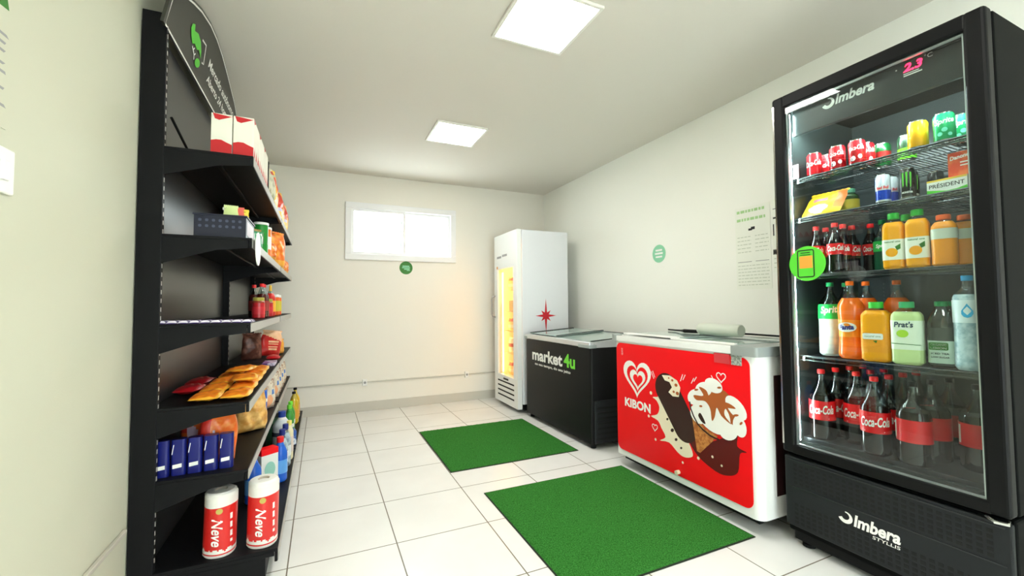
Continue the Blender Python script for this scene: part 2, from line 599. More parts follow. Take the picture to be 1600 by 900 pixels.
def rowsof(x0, x1, z0, z1, n, fill=.4):
    random.seed(int((x0 + z0) * 1000) % 97 + 3)
    out = []
    for k in range(n):
        zz = z1 - (z1 - z0) * k / max(n - 1, 1)
        x = x0
        while x < x1:
            l = random.uniform(.012, .035)
            out.append((x, zz, min(x + l, x1), zz + fill * (z1 - z0) / max(n, 2) * .55))
            x += l + .007
    return out
notice('wall_notice', 'large pale notice with green heading and small print on the right wall', 2.045, 1.60, .27, .60, [
    ('heading', 'print_palegreen', rowsof(-.12, .10, .20, .26, 2, 1.2)),
    ('small_print', 'print_faint', rowsof(-.12, -.01, -.03, .08, 5) + rowsof(.02, .12, -.03, .08, 5) + rowsof(-.12, .12, -.27, -.13, 7)),
    ('picture', 'print_black', [(-.03, .125, .0, .14), (-.01, .13, .02, .15)]), ('ruled_line', 'print_grey', [(-.12, -.102, -.01, -.098), (.02, -.102, .12, -.098)])])
notice('wall_notice', 'narrow pale notice with a black bar beside the tall cooler', 1.84, 1.66, .12, .50, [
    ('small_print', 'print_faint', rowsof(-.05, .05, -.22, -.10, 5)),
    ('picture', 'print_black', [(-.05, .115, -.01, .127), (-.052, .0, -.044, .08), (-.055, -.13, -.03, -.095)]), ('heading', 'print_grey', [(-.05, .18, -.01, .187)])])
# left wall: printed notice and light switch, just inside the frame
s = thing('wall_notice', 'printed notice with green leaf mark at the left edge', 'notice', (XL + .0005, 1.29, 1.80))
MB().box((0, -.14, -.17), (.002, .125, .19)).build('sheet', M['wall_l'], s)
f = plane((.0026, 0, 0), (0, 1, 0), (0, 0, 1))
t = MB(); flat(t, [(.02, .11), (.118, .12), (.105, .165), (.12, .188), (.03, .19)], f); t.build('leaf_mark', M['leaf'], s)
t = MB()
for z in (.05, .03, .01, -.02, -.04, -.08, -.12):
    flat(t, [(-.1, z), (.112 + .01 * math.sin(z * 400), z), (.112, z + .007), (-.1, z + .007)], f)
t.build('small_print', M['print_grey'], s)
s = thing('light_switch', 'white light switch plate low at the left edge of the photo', 'switch', (XL, 1.40, 1.53))
MB().box((0, -.04, -.055), (.009, .04, .055), .004).build('plate', M['white'], s)
MB().box((.008, -.013, -.025), (.014, .013, .025), .003).build('rocker', M['white'], s)

# ------------------------------------------------------------------ floor mats
def make_mat(label, x0, y0, x1, y1, skew=0.0):
    t = thing('turf_mat', label, 'mat', ((x0 + x1) / 2, (y0 + y1) / 2, 0), 0, 'green turf mats')
    hx, hy = (x1 - x0) / 2, (y1 - y0) / 2
    n = 110
    mb = MB()
    rnd = random.Random(3)
    hs = [[rnd.uniform(0, .0035) for _ in range(n + 1)] for _ in range(n + 1)]
    def fn(u, v):
        x, y = -hx + 2 * hx * u, -hy + 2 * hy * v
        e = min(u, v, 1 - u, 1 - v)
        return (x, y, (.008 + hs[int(round(u * n))][int(round(v * n))]) if e > .001 else .006)
    mb.surf(fn, n, n)
    mb.build('turf', M['turf'], t, fixn=False)
    mb = MB()
    q = .007
    mb.box((-hx - q, -hy - q, .0003), (hx + q, hy + q, .005), .002)
    mb.build('backing', M['turfedge'], t)
    return t
make_mat('green artificial grass mat in front of the black chest freezer, farther from view', .862, 3.00, 1.93, 4.06)
make_mat('large green artificial grass mat in front of the red chest freezer', .962, 1.52, 2.035, 2.575)

# ------------------------------------------------------------------ white upright freezer in the far corner
fx = thing('upright_freezer', 'tall white upright freezer with a lit glass door and a red star on its side', 'freezer', (2.03, 4.24, 0))
FW, FD, FH = .68, .60, 2.045      # along y, along x, height ; local origin at the near front corner
mb = MB()
mb.box((0.004, 0, .10), (FD, .03, FH), .008)                 # side walls
mb.box((0.004, FW - .03, .10), (FD, FW, FH), .008)
mb.box((FD - .03, .031, .10), (FD, FW - .031, FH))
mb.box((0.004, .031, FH - .10), (FD - .031, FW - .031, FH - .001))
mb.box((0.004, .031, .10), (FD - .031, FW - .031, .34))
mb.build('body', mat('freezer_white_side', (226, 228, 232), 0.35), fx)
inn = mat('freezer_inner', (238, 226, 196), 0.5)
MB().box((FD - .036, .031, .345), (FD - .031, FW - .031, FH - .105)).box((.03, .0305, .345), (FD - .04, .034, FH - .105)).box((.03, FW - .034, .345), (FD - .04, FW - .0305, FH - .105)).build('liner', inn, fx)
MB().box((.02, .01, .035), (FD - .02, FW - .01, .099)).build('plinth', M['blackmatte'], fx)
# door with a tall window
dz0, dz1, wz0, wz1, wy0, wy1 = .05, FH + .005, .375, 1.63, .115, .565
mb = MB()
mb.box((-.058, .004, wz1), (0, FW - .004, dz1), .006); mb.box((-.058, .004, .0 + dz0), (0, FW - .004, wz0), .006)
mb.box((-.058, .004, wz0 - .002), (0, wy0, wz1 + .002), .004); mb.box((-.058, wy1, wz0 - .002), (0, FW - .004, wz1 + .002), .004)
dr = mb.build('door', M['whitemetal'], fx)
MB().box((-.04, wy0 - .002, wz0 - .002), (-.034, wy1 + .002, wz1 + .002)).build('door_glass', M['glass'], dr)
mb = MB()
for k in range(4):
    mb.box((-.0605, .10, .125 + k * .055), (-.0565, .57, .142 + k * .055), .004)
mb.build('vent_slots', M['blackmatte'], dr)
mb = MB()
mb.box((-.0600, .28, 1.775), (-.0575, .42, 1.80)); mb.box((-.0600, .45, 1.765), (-.0575, .58, 1.79))
mb.build('badge', M['print_grey'], dr)
MB().box((-.0605, .26, .325), (-.0575, .40, .345)).build('badge', M['print_black'], dr)
MB().lathe([(.018, -.0605), (.018, -.057)], 16, c=(0, .575, 1.655), axis='x').build('sticker', M['orange'], dr)
h = MB()
h.tube([(-.058, .642, 1.05), (-.098, .642, 1.06), (-.105, .642, 1.09), (-.105, .642, 1.27), (-.098, .642, 1.30), (-.058, .642, 1.31)], .009, 8)
h.build('door_handle', M['print_grey'], dr, smooth=True)
# star decal on the near side
st = []
for k in range(16):
    a = PI / 2 - k * PI / 8
    if k % 2: r_ = .040
    elif k % 8 == 0: r_ = .195
    elif k % 4 == 0: r_ = .135
    else: r_ = .085
    st.append((r_ * math.cos(a), r_ * math.sin(a)))
t = MB(); flat(t, st, plane((.30, -.0012, 1.075), (1, 0, 0), (0, 0, 1)))
t.build('star_decal', mat('star_red', (200, 28, 44), 0.35), fx)
# wire shelves and warm tubes
SH = [.36, .62, .88, 1.12, 1.38]
for k, z in enumerate(SH[1:]):
    mb = MB()
    for i in range(9):
        yy = .05 + i * .0725
        mb.tube([(.04, yy, z), (.54, yy, z)], .002, 5)
    for xx in (.04, .28, .54):
        mb.tube([(xx, .038, z - .004), (xx, FW - .038, z - .004)], .003, 5)
    mb.build('wire_shelf', M['chrome'], fx)
MB().box((.012, .575, .38), (.024, .595, 1.60), .004).build('light_tube', M['warm'], fx)
MB().box((.012, .085, .38), (.024, .105, 1.60), .004).build('light_tube', M['warm'], fx)
MB().box((.030, .10, 1.90), (.30, .58, 1.925), .004).build('light_tube', M['warm'], fx)

# frozen packets on its shelves
def pouch(name, w, h, t, m, parent=None, n=10, seed=1, crimp=True, matfn=None, wr=.12, pk=1.0):
    """a filled bag: front faces -Y, stands on z=0"""
    rnd = random.Random(seed)
    ph = [rnd.uniform(0, 6.3) for _ in range(8)]
    mb = MB()
    def side(sg):
        def fn(u, v):
            a, b = 2 * u - 1, 2 * v - 1
            th = (max(0, 1 - abs(a) ** 2.6) ** .6) * (max(0, 1 - abs(b) ** 3.5) ** .7)
            wob = 1 + wr * (math.sin(9 * u + ph[0]) * math.sin(8 * v + ph[1]) + .6 * math.sin(17 * u + 11 * v + ph[2]) + .5 * math.sin(23 * v - 9 * u + ph[3]))
            pin = .90 + .10 * math.sin(PI * min(1, v * 1.15)) - .10 * max(0, v - .75) / .25 + .05 * max(0, v - .93) / .07
            pin = 1 - pk * (1 - pin)
            x = a * w / 2 * pin * (1 - .05 * math.cos(b * 3 + ph[4]))
            return (x, sg * t / 2 * th * wob, h * v + .012 * math.sin(6 * u + ph[5]) * (v - .5) * (1 if v > .9 else 0))
        return fn
    mb.surf(side(-1), n, n, matfn=matfn)
    mb.surf(side(1), n, n, matfn=matfn)
    if crimp:
        zz = []
        for k in range(17):
            zz.append((-w / 2 * .94 + w * .94 * k / 16, h + (.010 if k % 2 else .006)))
        base_ = [(x, h - .004) for x, _ in reversed(zz)]
        mb.prism(zz + base_, (0, .0008, 0), (1, 0, 0), (0, 0, 1), (0, -1, 0), .0016, mi=0)
    bmesh.ops.remove_doubles(mb.bm, verts=mb.bm.verts, dist=.0006)
    return mb.build(name, m, parent, smooth=True, ang=60)
pk = [mat('packet_white', (246, 236, 214), .45), mat('packet_cream', (246, 214, 150), .45), mat('packet_redprint', (214, 86, 60), .45)]
pt = thing('frozen_packet', '', 'packet')
pouch('packet', .11, .17, .05, pk, pt, 8, 5, matfn=lambda u, v: 2 if (.42 < v < .62) else 0)
P1 = Proto(pt)
pt2 = thing('frozen_packet', '', 'packet')
pouch('packet', .11, .15, .055, [pk[1], pk[2], pk[0]], pt2, 8, 8, matfn=lambda u, v: 1 if v > .72 else (2 if .3 < v < .5 else 0))
P2 = Proto(pt2)
lv = ['bottom floor', 'lowest wire shelf', 'second wire shelf', 'third wire shelf', 'top wire shelf']
cl = ['hinge side', 'middle', 'handle side']
for k, z in enumerate(SH):
    if k == 3: continue
    for j, yy in enumerate((.16, .34, .52)):
        PP, nm = ((P1, 'white frozen packet with red band') if (k + j) % 2 else (P2, 'cream frozen packet with red top'))
        PP.put((2.03 + .10, 4.24 + yy, z + (.005 if k else -.012)), -PI / 2 + .1 * (j - 1), f'{nm}, {cl[j]} of the {lv[k]}, upright freezer', 'packets in the white upright freezer')
mb = MB()
bt = thing('frozen_box', 'grey wire-patterned carton on the third shelf of the white upright freezer', 'box', (2.03 + .09, 4.24 + .34, 1.125), 0)
MB().box((0, -.22, 0), (.20, .22, .13), .004).build('carton', mat('carton_grey', (170, 150, 118), .5, noise=((96, 84, 66), 90, .45, .55)), bt)

# ------------------------------------------------------------------ chest freezers
def heart(cx, cy, s, n=40):
    out = []
    for k in range(n):
        a = 2 * PI * k / n
        x = 16 * math.sin(a) ** 3
        y = 13 * math.cos(a) - 5 * math.cos(2 * a) - 2 * math.cos(3 * a) - math.cos(4 * a)
        out.append((cx + x * s / 32, cy + (y + 2.5) * s / 32))
    return out

# black one
BX0, BX1, BY0, BY1 = 2.04, 2.66, 2.95, 4.17
c = thing('chest_freezer', 'black chest freezer with white and green lettering beside the white upright freezer', 'freezer', (BX0, BY0, 0))
L_, D_ = BY1 - BY0, BX1 - BX0
bk = mat('black_enamel', (17, 17, 18), 0.5, spec=.25)
MB().vbox((0, 0, .045), (D_, L_, .835), .02).build('body', bk, c, smooth=True)
mb = MB()
for x, y in ((.05, .05), (.05, L_ - .05), (D_ - .05, .05), (D_ - .05, L_ - .05)):
    mb2 = MB().lathe([(.022, .0), (.022, .044)], 12, c=(x, y, 0)); mb2.build('foot', M['blackmatte'], c)
mb = MB()
mb.box((-.012, .0, .838), (.035, L_, .885), .006)
mb.build('front_rim', M['alu'], c)
MB().box((D_ - .035, 0, .838), (D_, L_, .925), .006).build('rear_rim', M['black'], c)
for yy in (.0, L_ - .03):
    MB().prism([(.036, .836), (D_ - .036, .836), (D_ - .036, .922), (.036, .883)], (0, yy, 0), (1, 0, 0), (0, 0, 1), (0, 1, 0), .03).build('side_rim', M['alu'] if yy == 0 else M['black'], c)
for yy, l_ in ((-.004, .17), (L_ - .055, .06)):
    MB().box((-.018, yy, .832), (.06, yy + l_, .862), .006).build('corner_cap', M['greycap'], c)
for k, (a, b, dz) in enumerate(((.032, L_ * .54, .0), (L_ * .5, L_ - .032, .012))):
    mb = MB()
    U = Vector((1, 0, (.922 - .883) / (D_ - .072)))
    fn = lambda u, v, z=0: None
    x0_, x1_ = .036, D_ - .036
    def sl(x): return .880 + (x - x0_) * (.036 / (x1_ - x0_)) + dz
    lid = MB().prism([(x0_, sl(x0_)), (x1_, sl(x1_)), (x1_, sl(x1_) + .005), (x0_, sl(x0_) + .005)], (0, a, 0), (1, 0, 0), (0, 0, 1), (0, 1, 0), b - a).build('sliding_lid', M['frost'], c)
    for q in (a, b - .022):
        MB().prism([(x0_, sl(x0_) + .0055), (x1_, sl(x1_) + .0055), (x1_, sl(x1_) + .011), (x0_, sl(x0_) + .011)], (0, q, 0), (1, 0, 0), (0, 0, 1), (0, 1, 0), .022).build('lid_frame', M['black'], lid)
# side vent panel, near side towards the rear bottom
mb = MB()
mb.box((.02, -.022, .05), (.26, -.001, .40), .006)
vp = mb.build('side_vent', M['grille'], c)
mb = MB()
for k in range(7):
    mb.box((.04, -.0245, .08 + k * .042), (.24, -.0225, .095 + k * .042))
mb.build('louvre', M['hole'], vp)
# lettering: white 'market', green '4u', small line below
fn = plane((-.0015, 0, 0), (0, -1, 0), (0, 0, 1))
t = MB(); write(t, 'market', .61, .118, fn, bold=.032, cu=-.760, cv=.682)
write(t, 'no seu tempo, do seu jeito', .69, .034, fn, bold=.025, cu=-.660, cv=.586)
t.build('lettering', M['print_white'], c)
t = MB(); write(t, '4u', .19, .125, fn, bold=.032, cu=-.335, cv=.690)
t.build('lettering', M['print_green'], c)['label'] = 'lime green part of the lettering'

def smooth_poly(pts, n=4):
    out = []
    m_ = len(pts)
    for i in range(m_):
        p0, p1, p2, p3 = pts[i - 1], pts[i], pts[(i + 1) % m_], pts[(i + 2) % m_]
        for q in range(n):
            t_ = q / n
            out.append(tuple(.5 * ((2 * p1[k_]) + (-p0[k_] + p2[k_]) * t_ + (2 * p0[k_] - 5 * p1[k_] + 4 * p2[k_] - p3[k_]) * t_ ** 2 + (-p0[k_] + 3 * p1[k_] - 3 * p2[k_] + p3[k_]) * t_ ** 3) for k_ in (0, 1)))
    return out

# red one
RX0, RX1, RY0, RY1 = 2.04, 2.70, 1.475, 2.64
c = thing('chest_freezer', 'white chest freezer with a red ice cream advertisement front', 'freezer', (RX0, RY0, 0))
L_, D_ = RY1 - RY0, RX1 - RX0
MB().vbox((0, 0, .09), (D_, L_, .925), .045, 6).build('body', M['whitemetal'], c, smooth=True)
MB().box((.05, .05, .05), (D_ - .05, L_ - .05, .089)).build('underside', M['blackmatte'], c)
for x, y in ((.07, .08), (.07, L_ - .06), (D_ - .07, .08), (D_ - .07, L_ - .06)):
    w_ = MB().lathe([(.022, -.012), (.025, -.006), (.025, .006), (.022, .012)], 16, c=(x + (.08 if x < .3 else 0), y + (.06 if y < .3 else 0), .025), axis='y').build('caster', M['greycap'], c, smooth=True)
mb = MB().vbox((-.012, -.006, .927), (D_, L_ + .006, .965), .03, 5)
mb.build('top_frame', M['whitemetal'], c, smooth=True)
for yy, l_, x1_ in ((-.010, .16, .30), (L_ - .05, .062, .05)):
    MB().vbox((-.018, yy, .922), (x1_, yy + l_, .972), .02, 4).build('corner_cap', M['greycap'], c, smooth=True)
MB().box((D_ - .09, -.010, .93), (D_ + .002, .06, .972), .01).build('corner_cap', M['greycap'], c)
mb = MB()
for a, b, z in ((.17, L_ * .55, .967), (L_ * .5, L_ - .05, .975)):
    ld = MB().box((.06, a, z), (D_ - .05, b, z + .006), .002).build('sliding_lid', M['frost'], c)
    MB().box((.05, a, z - .001), (.075, b, z + .011), .003).box((D_ - .06, a, z - .001), (D_ - .045, b, z + .011), .003).build('lid_frame', M['white'], ld)
fp = MB().prism(rrect(-L_ + .03, .132, -.035, .915, .04, 6), (-.0045, 0, 0), (0, 1, 0), (0, 0, 1), (1, 0, 0), .004)
# poster uses u = -y
fp = MB().prism([(-u, v) for u, v in rrect(-L_ + .035, .132, -.042, .912, .045, 6)], (-.0045, 0, 0), (0, 1, 0), (0, 0, 1), (1, 0, 0), .004)
pn = fp.build('front_poster', M['red'], c)
def pf(k):   # u = -y(local), shown left to right
    return plane((-.0048 - .0005 * k, 0, 0), (0, -1, 0), (0, 0, 1))
X_ = lambda wy: -(wy - RY0)      # world y -> u
# heart logo
t = MB()
hx, hz = X_(2.385), .665
for i, (s_, m_) in enumerate(((.285, 'print_white'), (.215, 'red'), (.160, 'print_white'), (.098, 'red'))):
    flat(t, heart(hx + .004 * i, hz - .002 * i, s_), pf(1 + i * .6), mi=i % 2)
t.build('heart_logo', [M['print_white'], M['red']], pn)
t = MB(); write(t, 'KIBON', .265, .064, pf(1), bold=.04, cu=X_(2.385), cv=.490)
t.build('lettering', M['print_white'], pn)
t = MB(); write(t, 'GELADOS', .05, .018, pf(1), bold=.02, cu=X_(2.54), cv=.85, rot=PI / 2)
t.build('small_print', mat('pink_print', (246, 190, 185), .5), pn)
# chocolate bar
choc = mat('print_chocolate', (52, 24, 18), 0.35)
choc2 = mat('print_dark_choc', (92, 12, 14), 0.4)
creamm = mat('print_vanilla', (244, 232, 205), 0.4)
wafer = mat('print_wafer', (205, 136, 70), 0.4, noise=((168, 96, 42), 60, .4, .6))
caram = mat('print_caramel', (176, 92, 40), 0.4)
def capsule(cx0, cz0, cx1, cz1, r0, r1, n=14):
    dx, dz = cx1 - cx0, cz1 - cz0
    a = math.atan2(dz, dx)
    out = []
    for k in range(n + 1):
        q = a + PI / 2 + PI * k / n
        out.append((cx0 + r0 * math.cos(q), cz0 + r0 * math.sin(q)))
    for k in range(n + 1):
        q = a - PI / 2 + PI * k / n
        out.append((cx1 + r1 * math.cos(q), cz1 + r1 * math.sin(q)))
    return out
t = MB()   # dark pool below the cone
flat(t, smooth_poly([(X_(1.93), .38), (X_(1.86), .30), (X_(1.74), .255), (X_(1.66), .26), (X_(1.60), .30), (X_(1.585), .40), (X_(1.545), .42), (X_(1.60), .435), (X_(1.60), .50), (X_(1.68), .46), (X_(1.80), .40), (X_(1.88), .43)]), pf(1))
t.build('chocolate_shadow', choc2, pn)
t = MB()   # milk splash
sp = [(2.23, .575), (2.195, .56), (2.17, .52), (2.19, .47), (2.25, .445), (2.185, .43), (2.155, .39), (2.12, .34), (2.17, .305), (2.09, .315), (2.02, .275), (1.97, .262), (1.92, .275), (1.90, .30), (1.93, .36), (1.99, .42), (2.05, .50), (2.11, .59), (2.16, .60), (2.185, .585)]
flat(t, smooth_poly([(X_(a), b) for a, b in sp], 3), pf(2))
for a, b, r_ in ((2.245, .60, .012), (2.27, .44, .010), (2.21, .30, .009), (1.98, .225, .008), (1.86, .29, .010), (1.76, .33, .008), (1.70, .30, .007)):
    flat(t, circle(X_(a), b, r_, n=10), pf(3))
t.build('milk_splash', creamm, pn)
t = MB()
for a, b, r_ in ((2.06, .40, .016), (2.03, .35, .013), (2.10, .46, .011), (1.99, .31, .010)):
    flat(t, circle(X_(a), b, r_, r_ * .7, 8, .6), pf(3))
t.build('milk_specks', choc, pn)
t = MB()
flat(t, capsule(X_(2.105), .655, X_(1.955), .445, .098, .092), pf(3))
t.build('ice_cream_bar', choc, pn)
t = MB()
flat(t, [(X_(2.14), .735), (X_(2.07), .742), (X_(2.01), .72), (X_(1.985), .68), (X_(2.00), .62), (X_(2.05), .615), (X_(2.085), .635), (X_(2.055), .67), (X_(2.075), .70), (X_(2.115), .705)], pf(4))
t.build('bitten_cream', creamm, pn)
t = MB()
for a, b, r_ in ((2.05, .715, .010), (2.02, .69, .013), (2.04, .645, .010), (2.01, .64, .014), (2.08, .725, .007)):
    flat(t, circle(X_(a), b, r_, r_ * .8, 8), pf(5))
t.build('nut_specks', caram, pn)
t = MB()
flat(t, [(X_(1.905), .555), (X_(1.80), .475), (X_(1.72), .455), (X_(1.845), .325), (X_(1.868), .33)], pf(4))
t.build('cone', wafer, pn)
t = MB()
flat(t, circle(X_(1.735), .60, .155, .135, 28, -.3), pf(5.1))
t.build('caramel_base', caram, pn)
t = MB()
petals = [(1.81, .70, .062, .042, .4), (1.74, .735, .06, .04, -.2), (1.87, .645, .062, .045, .5), (1.80, .60, .075, .055, -.5), (1.70, .56, .065, .08, .2), (1.60, .64, .075, .045, -.7), (1.58, .545, .04, .055, .2), (1.65, .50, .06, .045, .4), (1.85, .55, .06, .055, -.3), (1.76, .52, .09, .045, -.35)]
for i, (a, b, ra, rb, ro) in enumerate(petals):
    flat(t, circle(X_(a), b, ra, rb, 20, ro), pf(5.6 + .35 * i))
t.build('ice_cream_scoops', M['print_white'], pn)
t = MB()
flat(t, smooth_poly([(X_(1.84), .71), (X_(1.79), .70), (X_(1.765), .665), (X_(1.72), .69), (X_(1.70), .66), (X_(1.64), .655), (X_(1.60), .635), (X_(1.66), .625), (X_(1.67), .585), (X_(1.63), .545), (X_(1.69), .575), (X_(1.72), .615), (X_(1.735), .56), (X_(1.755), .535), (X_(1.765), .60), (X_(1.80), .635), (X_(1.86), .63), (X_(1.88), .655), (X_(1.81), .665)], 4), pf(9.6))
for a, b, ra, rb, ro in ((1.86, .69, .016, .006, .3), (1.60, .60, .018, .006, .3), (1.70, .73, .014, .006, .2), (1.57, .565, .012, .006, .8), (1.83, .60, .012, .006, .2)):
    flat(t, circle(X_(a), b, ra, rb, 10, ro), pf(10))
t.build('caramel_swirl', caram, pn)
t = MB()
band(t, [(X_(1.912), .61), (X_(1.905), .57), (X_(1.885), .53), (X_(1.855), .49), (X_(1.815), .465), (X_(1.77), .447), (X_(1.74), .442), (X_(1.71), .44)], .010, pf(9.6))
flat(t, smooth_poly([(X_(1.835), .560), (X_(1.81), .53), (X_(1.80), .505), (X_(1.825), .51), (X_(1.85), .54)]), pf(9.6))
t.build('chocolate_rim', choc, pn)
t = MB()
for a, b, c_, d_ in ((2.24, .745, 2.215, .70), (2.225, .75, 2.205, .71), (1.965, .765, 1.985, .72), (1.945, .765, 1.965, .73), (1.88, .755, 1.90, .72), (1.86, .765, 1.88, .735), (1.755, .79, 1.735, .76)):
    band(t, [(X_(a), b), (X_(c_), d_)], .005, pf(2))
band(t, heart(X_(1.69), .785, .06, 20), .006, pf(2), closed=True)
band(t, heart(X_(2.215), .375, .05, 20), .005, pf(2), closed=True)
t.build('sparkle_marks', M['print_white'], pn)
# small labels, lock, side vent recess
MB().box((-.0095, .155, .868), (-.001, .255, .9215)).build('red_label', mat('label_pinkred', (206, 60, 66), .5), c)
MB().box((-.0095, .085, .868), (-.001, .145, .9215)).build('grey_label', mat('label_grey', (170, 176, 168), .5, noise=((110, 116, 110), 90, .45, .6)), c)
MB().lathe([(.013, -.028), (.013, -.001)], 14, c=(0, .54, .155), axis='x').build('lock_plug', mat('lock_cream', (214, 206, 176), .4), c)
MB().vbox((.12, -.004, .20), (.40, -.0005, .82), .001).build('side_grille', mat('dark_red_grille', (52, 26, 26), .5), c)

# black cable and pale box on the red chest freezer
mb = MB().tube([(2.57, 2.62, .992), (2.55, 2.52, .992), (2.50, 2.42, .996), (2.47, 2.36, .997), (2.49, 2.28, .997), (2.58, 2.20, .995), (2.62, 1.95, .993), (2.62, 1.70, .992), (2.63, 1.52, .990)], [.006, .006, .007, .014, .013, .008, .006, .006, .006], 8)
tag(mb.build('power_cable', M['blackmatte'], None, smooth=True), 'black power cable lying along the back of the red chest freezer top', 'cable')
bx = thing('roll_pack', 'pale grey roll lying on top of the red chest freezer', 'roll', (2.42, 2.01, .985), 0)
MB().lathe([(.036, -.16), (.04, -.155), (.04, .155), (.036, .16)], 24, c=(0, 0, .04), axis='y').build('roll', mat('roll_greygreen', (206, 212, 198), .5), bx, smooth=True)
MB().lathe([(.034, .1605), (.034, .163)], 24, c=(0, 0, .04), axis='y').build('end_label', M['print_white'], bx)

# ------------------------------------------------------------------ tall black glass-door drinks cooler
CX, CY0, CY1, CH = 2.12, .635, 1.412, 2.25      # door front plane, y range, height
cw, cd = CY1 - CY0, .66
k = thing('drinks_cooler', 'tall black glass-door drinks cooler full of bottles and cans', 'cooler', (CX, CY0, 0))
# body shell behind the door
mb = MB()
mb.box((.062, .0, .46), (cd, .045, CH - .005), .006); mb.box((.062, cw - .045, .46), (cd, cw, CH - .005), .006)
mb.box((cd - .04, .046, .46), (cd, cw - .046, CH - .006))
mb.box((.062, .046, CH - .06), (cd - .041, cw - .046, CH - .006)); mb.box((.062, .046, .46), (cd - .041, cw - .046, .50))
mb.build('cabinet', M['cooler'], k)
MB().box((.035, 0, .07), (cd, cw, .449), .008).build('compressor_housing', M['cooler'], k)
MB().box((.066, .046, .501), (.075, .0475, CH - .062)).box((.08, .0455, .501), (cd - .042, .049, CH - .062)).box((.08, cw - .049, .501), (cd - .042, cw - .0455, CH - .062)).box((cd - .045, .05, .501), (cd - .0405, cw - .05, CH - .062)).build('liner', M['coolerin'], k)
MB().box((.07, .05, .5005), (cd - .046, cw - .05, .5125)).build('liner_floor', M['coolerin'], k)
for x, y in ((.09, .06), (.09, cw - .06), (cd - .06, .06), (cd - .06, cw - .06)):
    MB().lathe([(.028, 0), (.028, .015), (.014, .02), (.014, .069)], 14, c=(x, y, 0)).build('foot', M['blackmatte'], k)
MB().box((.06, .01, .022), (.10, cw - .01, .069), .003).build('kick_plate', M['blackmatte'], k)
# front grille with two bands of oblong holes
mb = MB().box((.008, .004, .105), (.034, cw - .004, .442), .006)
gr = mb.build('grille', M['grille'], k)
mb = MB()
for z0, n_ in ((.315, 5), (.125, 5)):
    for r_ in range(n_):
        for q in range(26):
            yy = .05 + q * .0265 + (.0 if r_ % 2 else .0)
            mb.box((.0068, yy, z0 + r_ * .021), (.0076, yy + .016, z0 + r_ * .021 + .012))
mb.build('perforation', M['hole'], gr)
MB().box((.004, .02, .297), (.0078, cw - .02, .301)).box((.004, .02, .425), (.0078, cw - .02, .429)).build('groove_lip', M['wire'], gr)
def swirl(mbx, f, cx, cz, s):
    pts, ws = [], []
    for q in range(25):
        a = R(200 + q * 10.5)
        pts.append((cx + s * .42 * math.cos(a), cz + s * .40 * math.sin(a)))
        ws.append(s * (.30 if q < 12 else .30 - .22 * (q - 12) / 12))
    band(mbx, pts, ws, f)
gf = plane((.0062, 0, 0), (0, -1, 0), (0, 0, 1))
Xc = lambda wy: -(wy - CY0)
t = MB(); write(t, 'Imbera', .165, .052, gf, bold=.035, shear=.18, cu=Xc(1.028), cv=.250)
write(t, 'STYLLIS', .095, .014, gf, bold=.01, shear=.1, cu=Xc(.995), cv=.2115)
swirl(t, gf, Xc(1.142), .252, .052)
t.build('lettering', M['print_white'], gr)
# door
gy0, gy1, gz0, gz1 = .062, cw - .062, .505, CH - .065
mb = MB()
mb.box((0, 0, .462), (.055, gy0, CH), .012, 3); mb.box((0, gy1, .462), (.055, cw, CH), .012, 3)
mb.box((0, gy0 - .012, .462), (.055, gy1 + .012, gz0), .004); mb.box((0, gy0 - .012, gz1), (.055, gy1 + .012, CH), .010)
dr = mb.build('door', mat('cooler_door_black', (11, 12, 13), 0.5, spec=.2), k)
MB().box((.010, gy0 - .003, gz0 - .003), (.015, gy1 + .003, gz1 + .003)).build('door_glass', M['coolglass'], dr)
mb = MB()
for a in (((.0165, gy0, gz0), (.03, gy0 + .006, gz1)), ((.0165, gy1 - .006, gz0), (.03, gy1, gz1)), ((.0165, gy0 + .006, gz0), (.03, gy1 - .006, gz0 + .006)), ((.0165, gy0 + .006, gz1 - .006), (.03, gy1 - .006, gz1))):
    mb.box(*a)
mb.build('glass_spacer', M['alu'], dr)
MB().box((-.001, cw - .012, .50), (.0, cw - .004, CH - .04)).build('edge_trim', M['chrome'], dr)
hg = MB().tube([(.012, .012, .452), (-.01, .006, .450), (-.02, .035, .449), (.005, .062, .452)], .006, 8)
hg.build('hinge_pin', M['chrome'], dr, smooth=True)
# lit strips and header inside
MB().box((.040, cw - .061, .52), (.052, cw - .0475, CH - .09), .002).build('led_strip', M['led'], k)
MB().box((.040, .0475, .52), (.052, .058, CH - .09), .002).build('led_strip', M['led'], k)
hd = MB().box((.066, .055, 2.045), (.085, cw - .062, CH - .064), .004).build('header_panel', mat('header_dark', (36, 43, 43), .3), k)
hf = plane((.0645, 0, 0), (0, -1, 0), (0, 0, 1))
t = MB(); write(t, 'Imbera', .155, .046, hf, bold=.03, shear=.25, cu=Xc(1.073), cv=2.150)
swirl(t, hf, Xc(1.18), 2.148, .050)
t.build('lettering', M['print_white'], hd)
t = MB(); write(t, '2.3', .062, .034, hf, bold=.03, shear=.2, cu=Xc(.864), cv=2.163)
t.build('digits', M['digits'], hd)
t = MB(); write(t, '°C', .026, .018, hf, bold=.0, cu=Xc(.815), cv=2.178)
flat(t, [(Xc(.895), 2.128), (Xc(.835), 2.128), (Xc(.835), 2.133), (Xc(.895), 2.133)], hf)
flat(t, [(Xc(.895), 2.137), (Xc(.845), 2.137), (Xc(.845), 2.140), (Xc(.895), 2.140)], hf)
flat(t, circle(Xc(.918), 2.168, .003, n=10), hf)
t.build('display_print', M['print_white'], hd)
MB().box((.088, .07, 2.075), (.125, cw - .08, 2.085)).build('added_top_light', M['led'], k)  # hidden strip added behind the header to brighten the goods

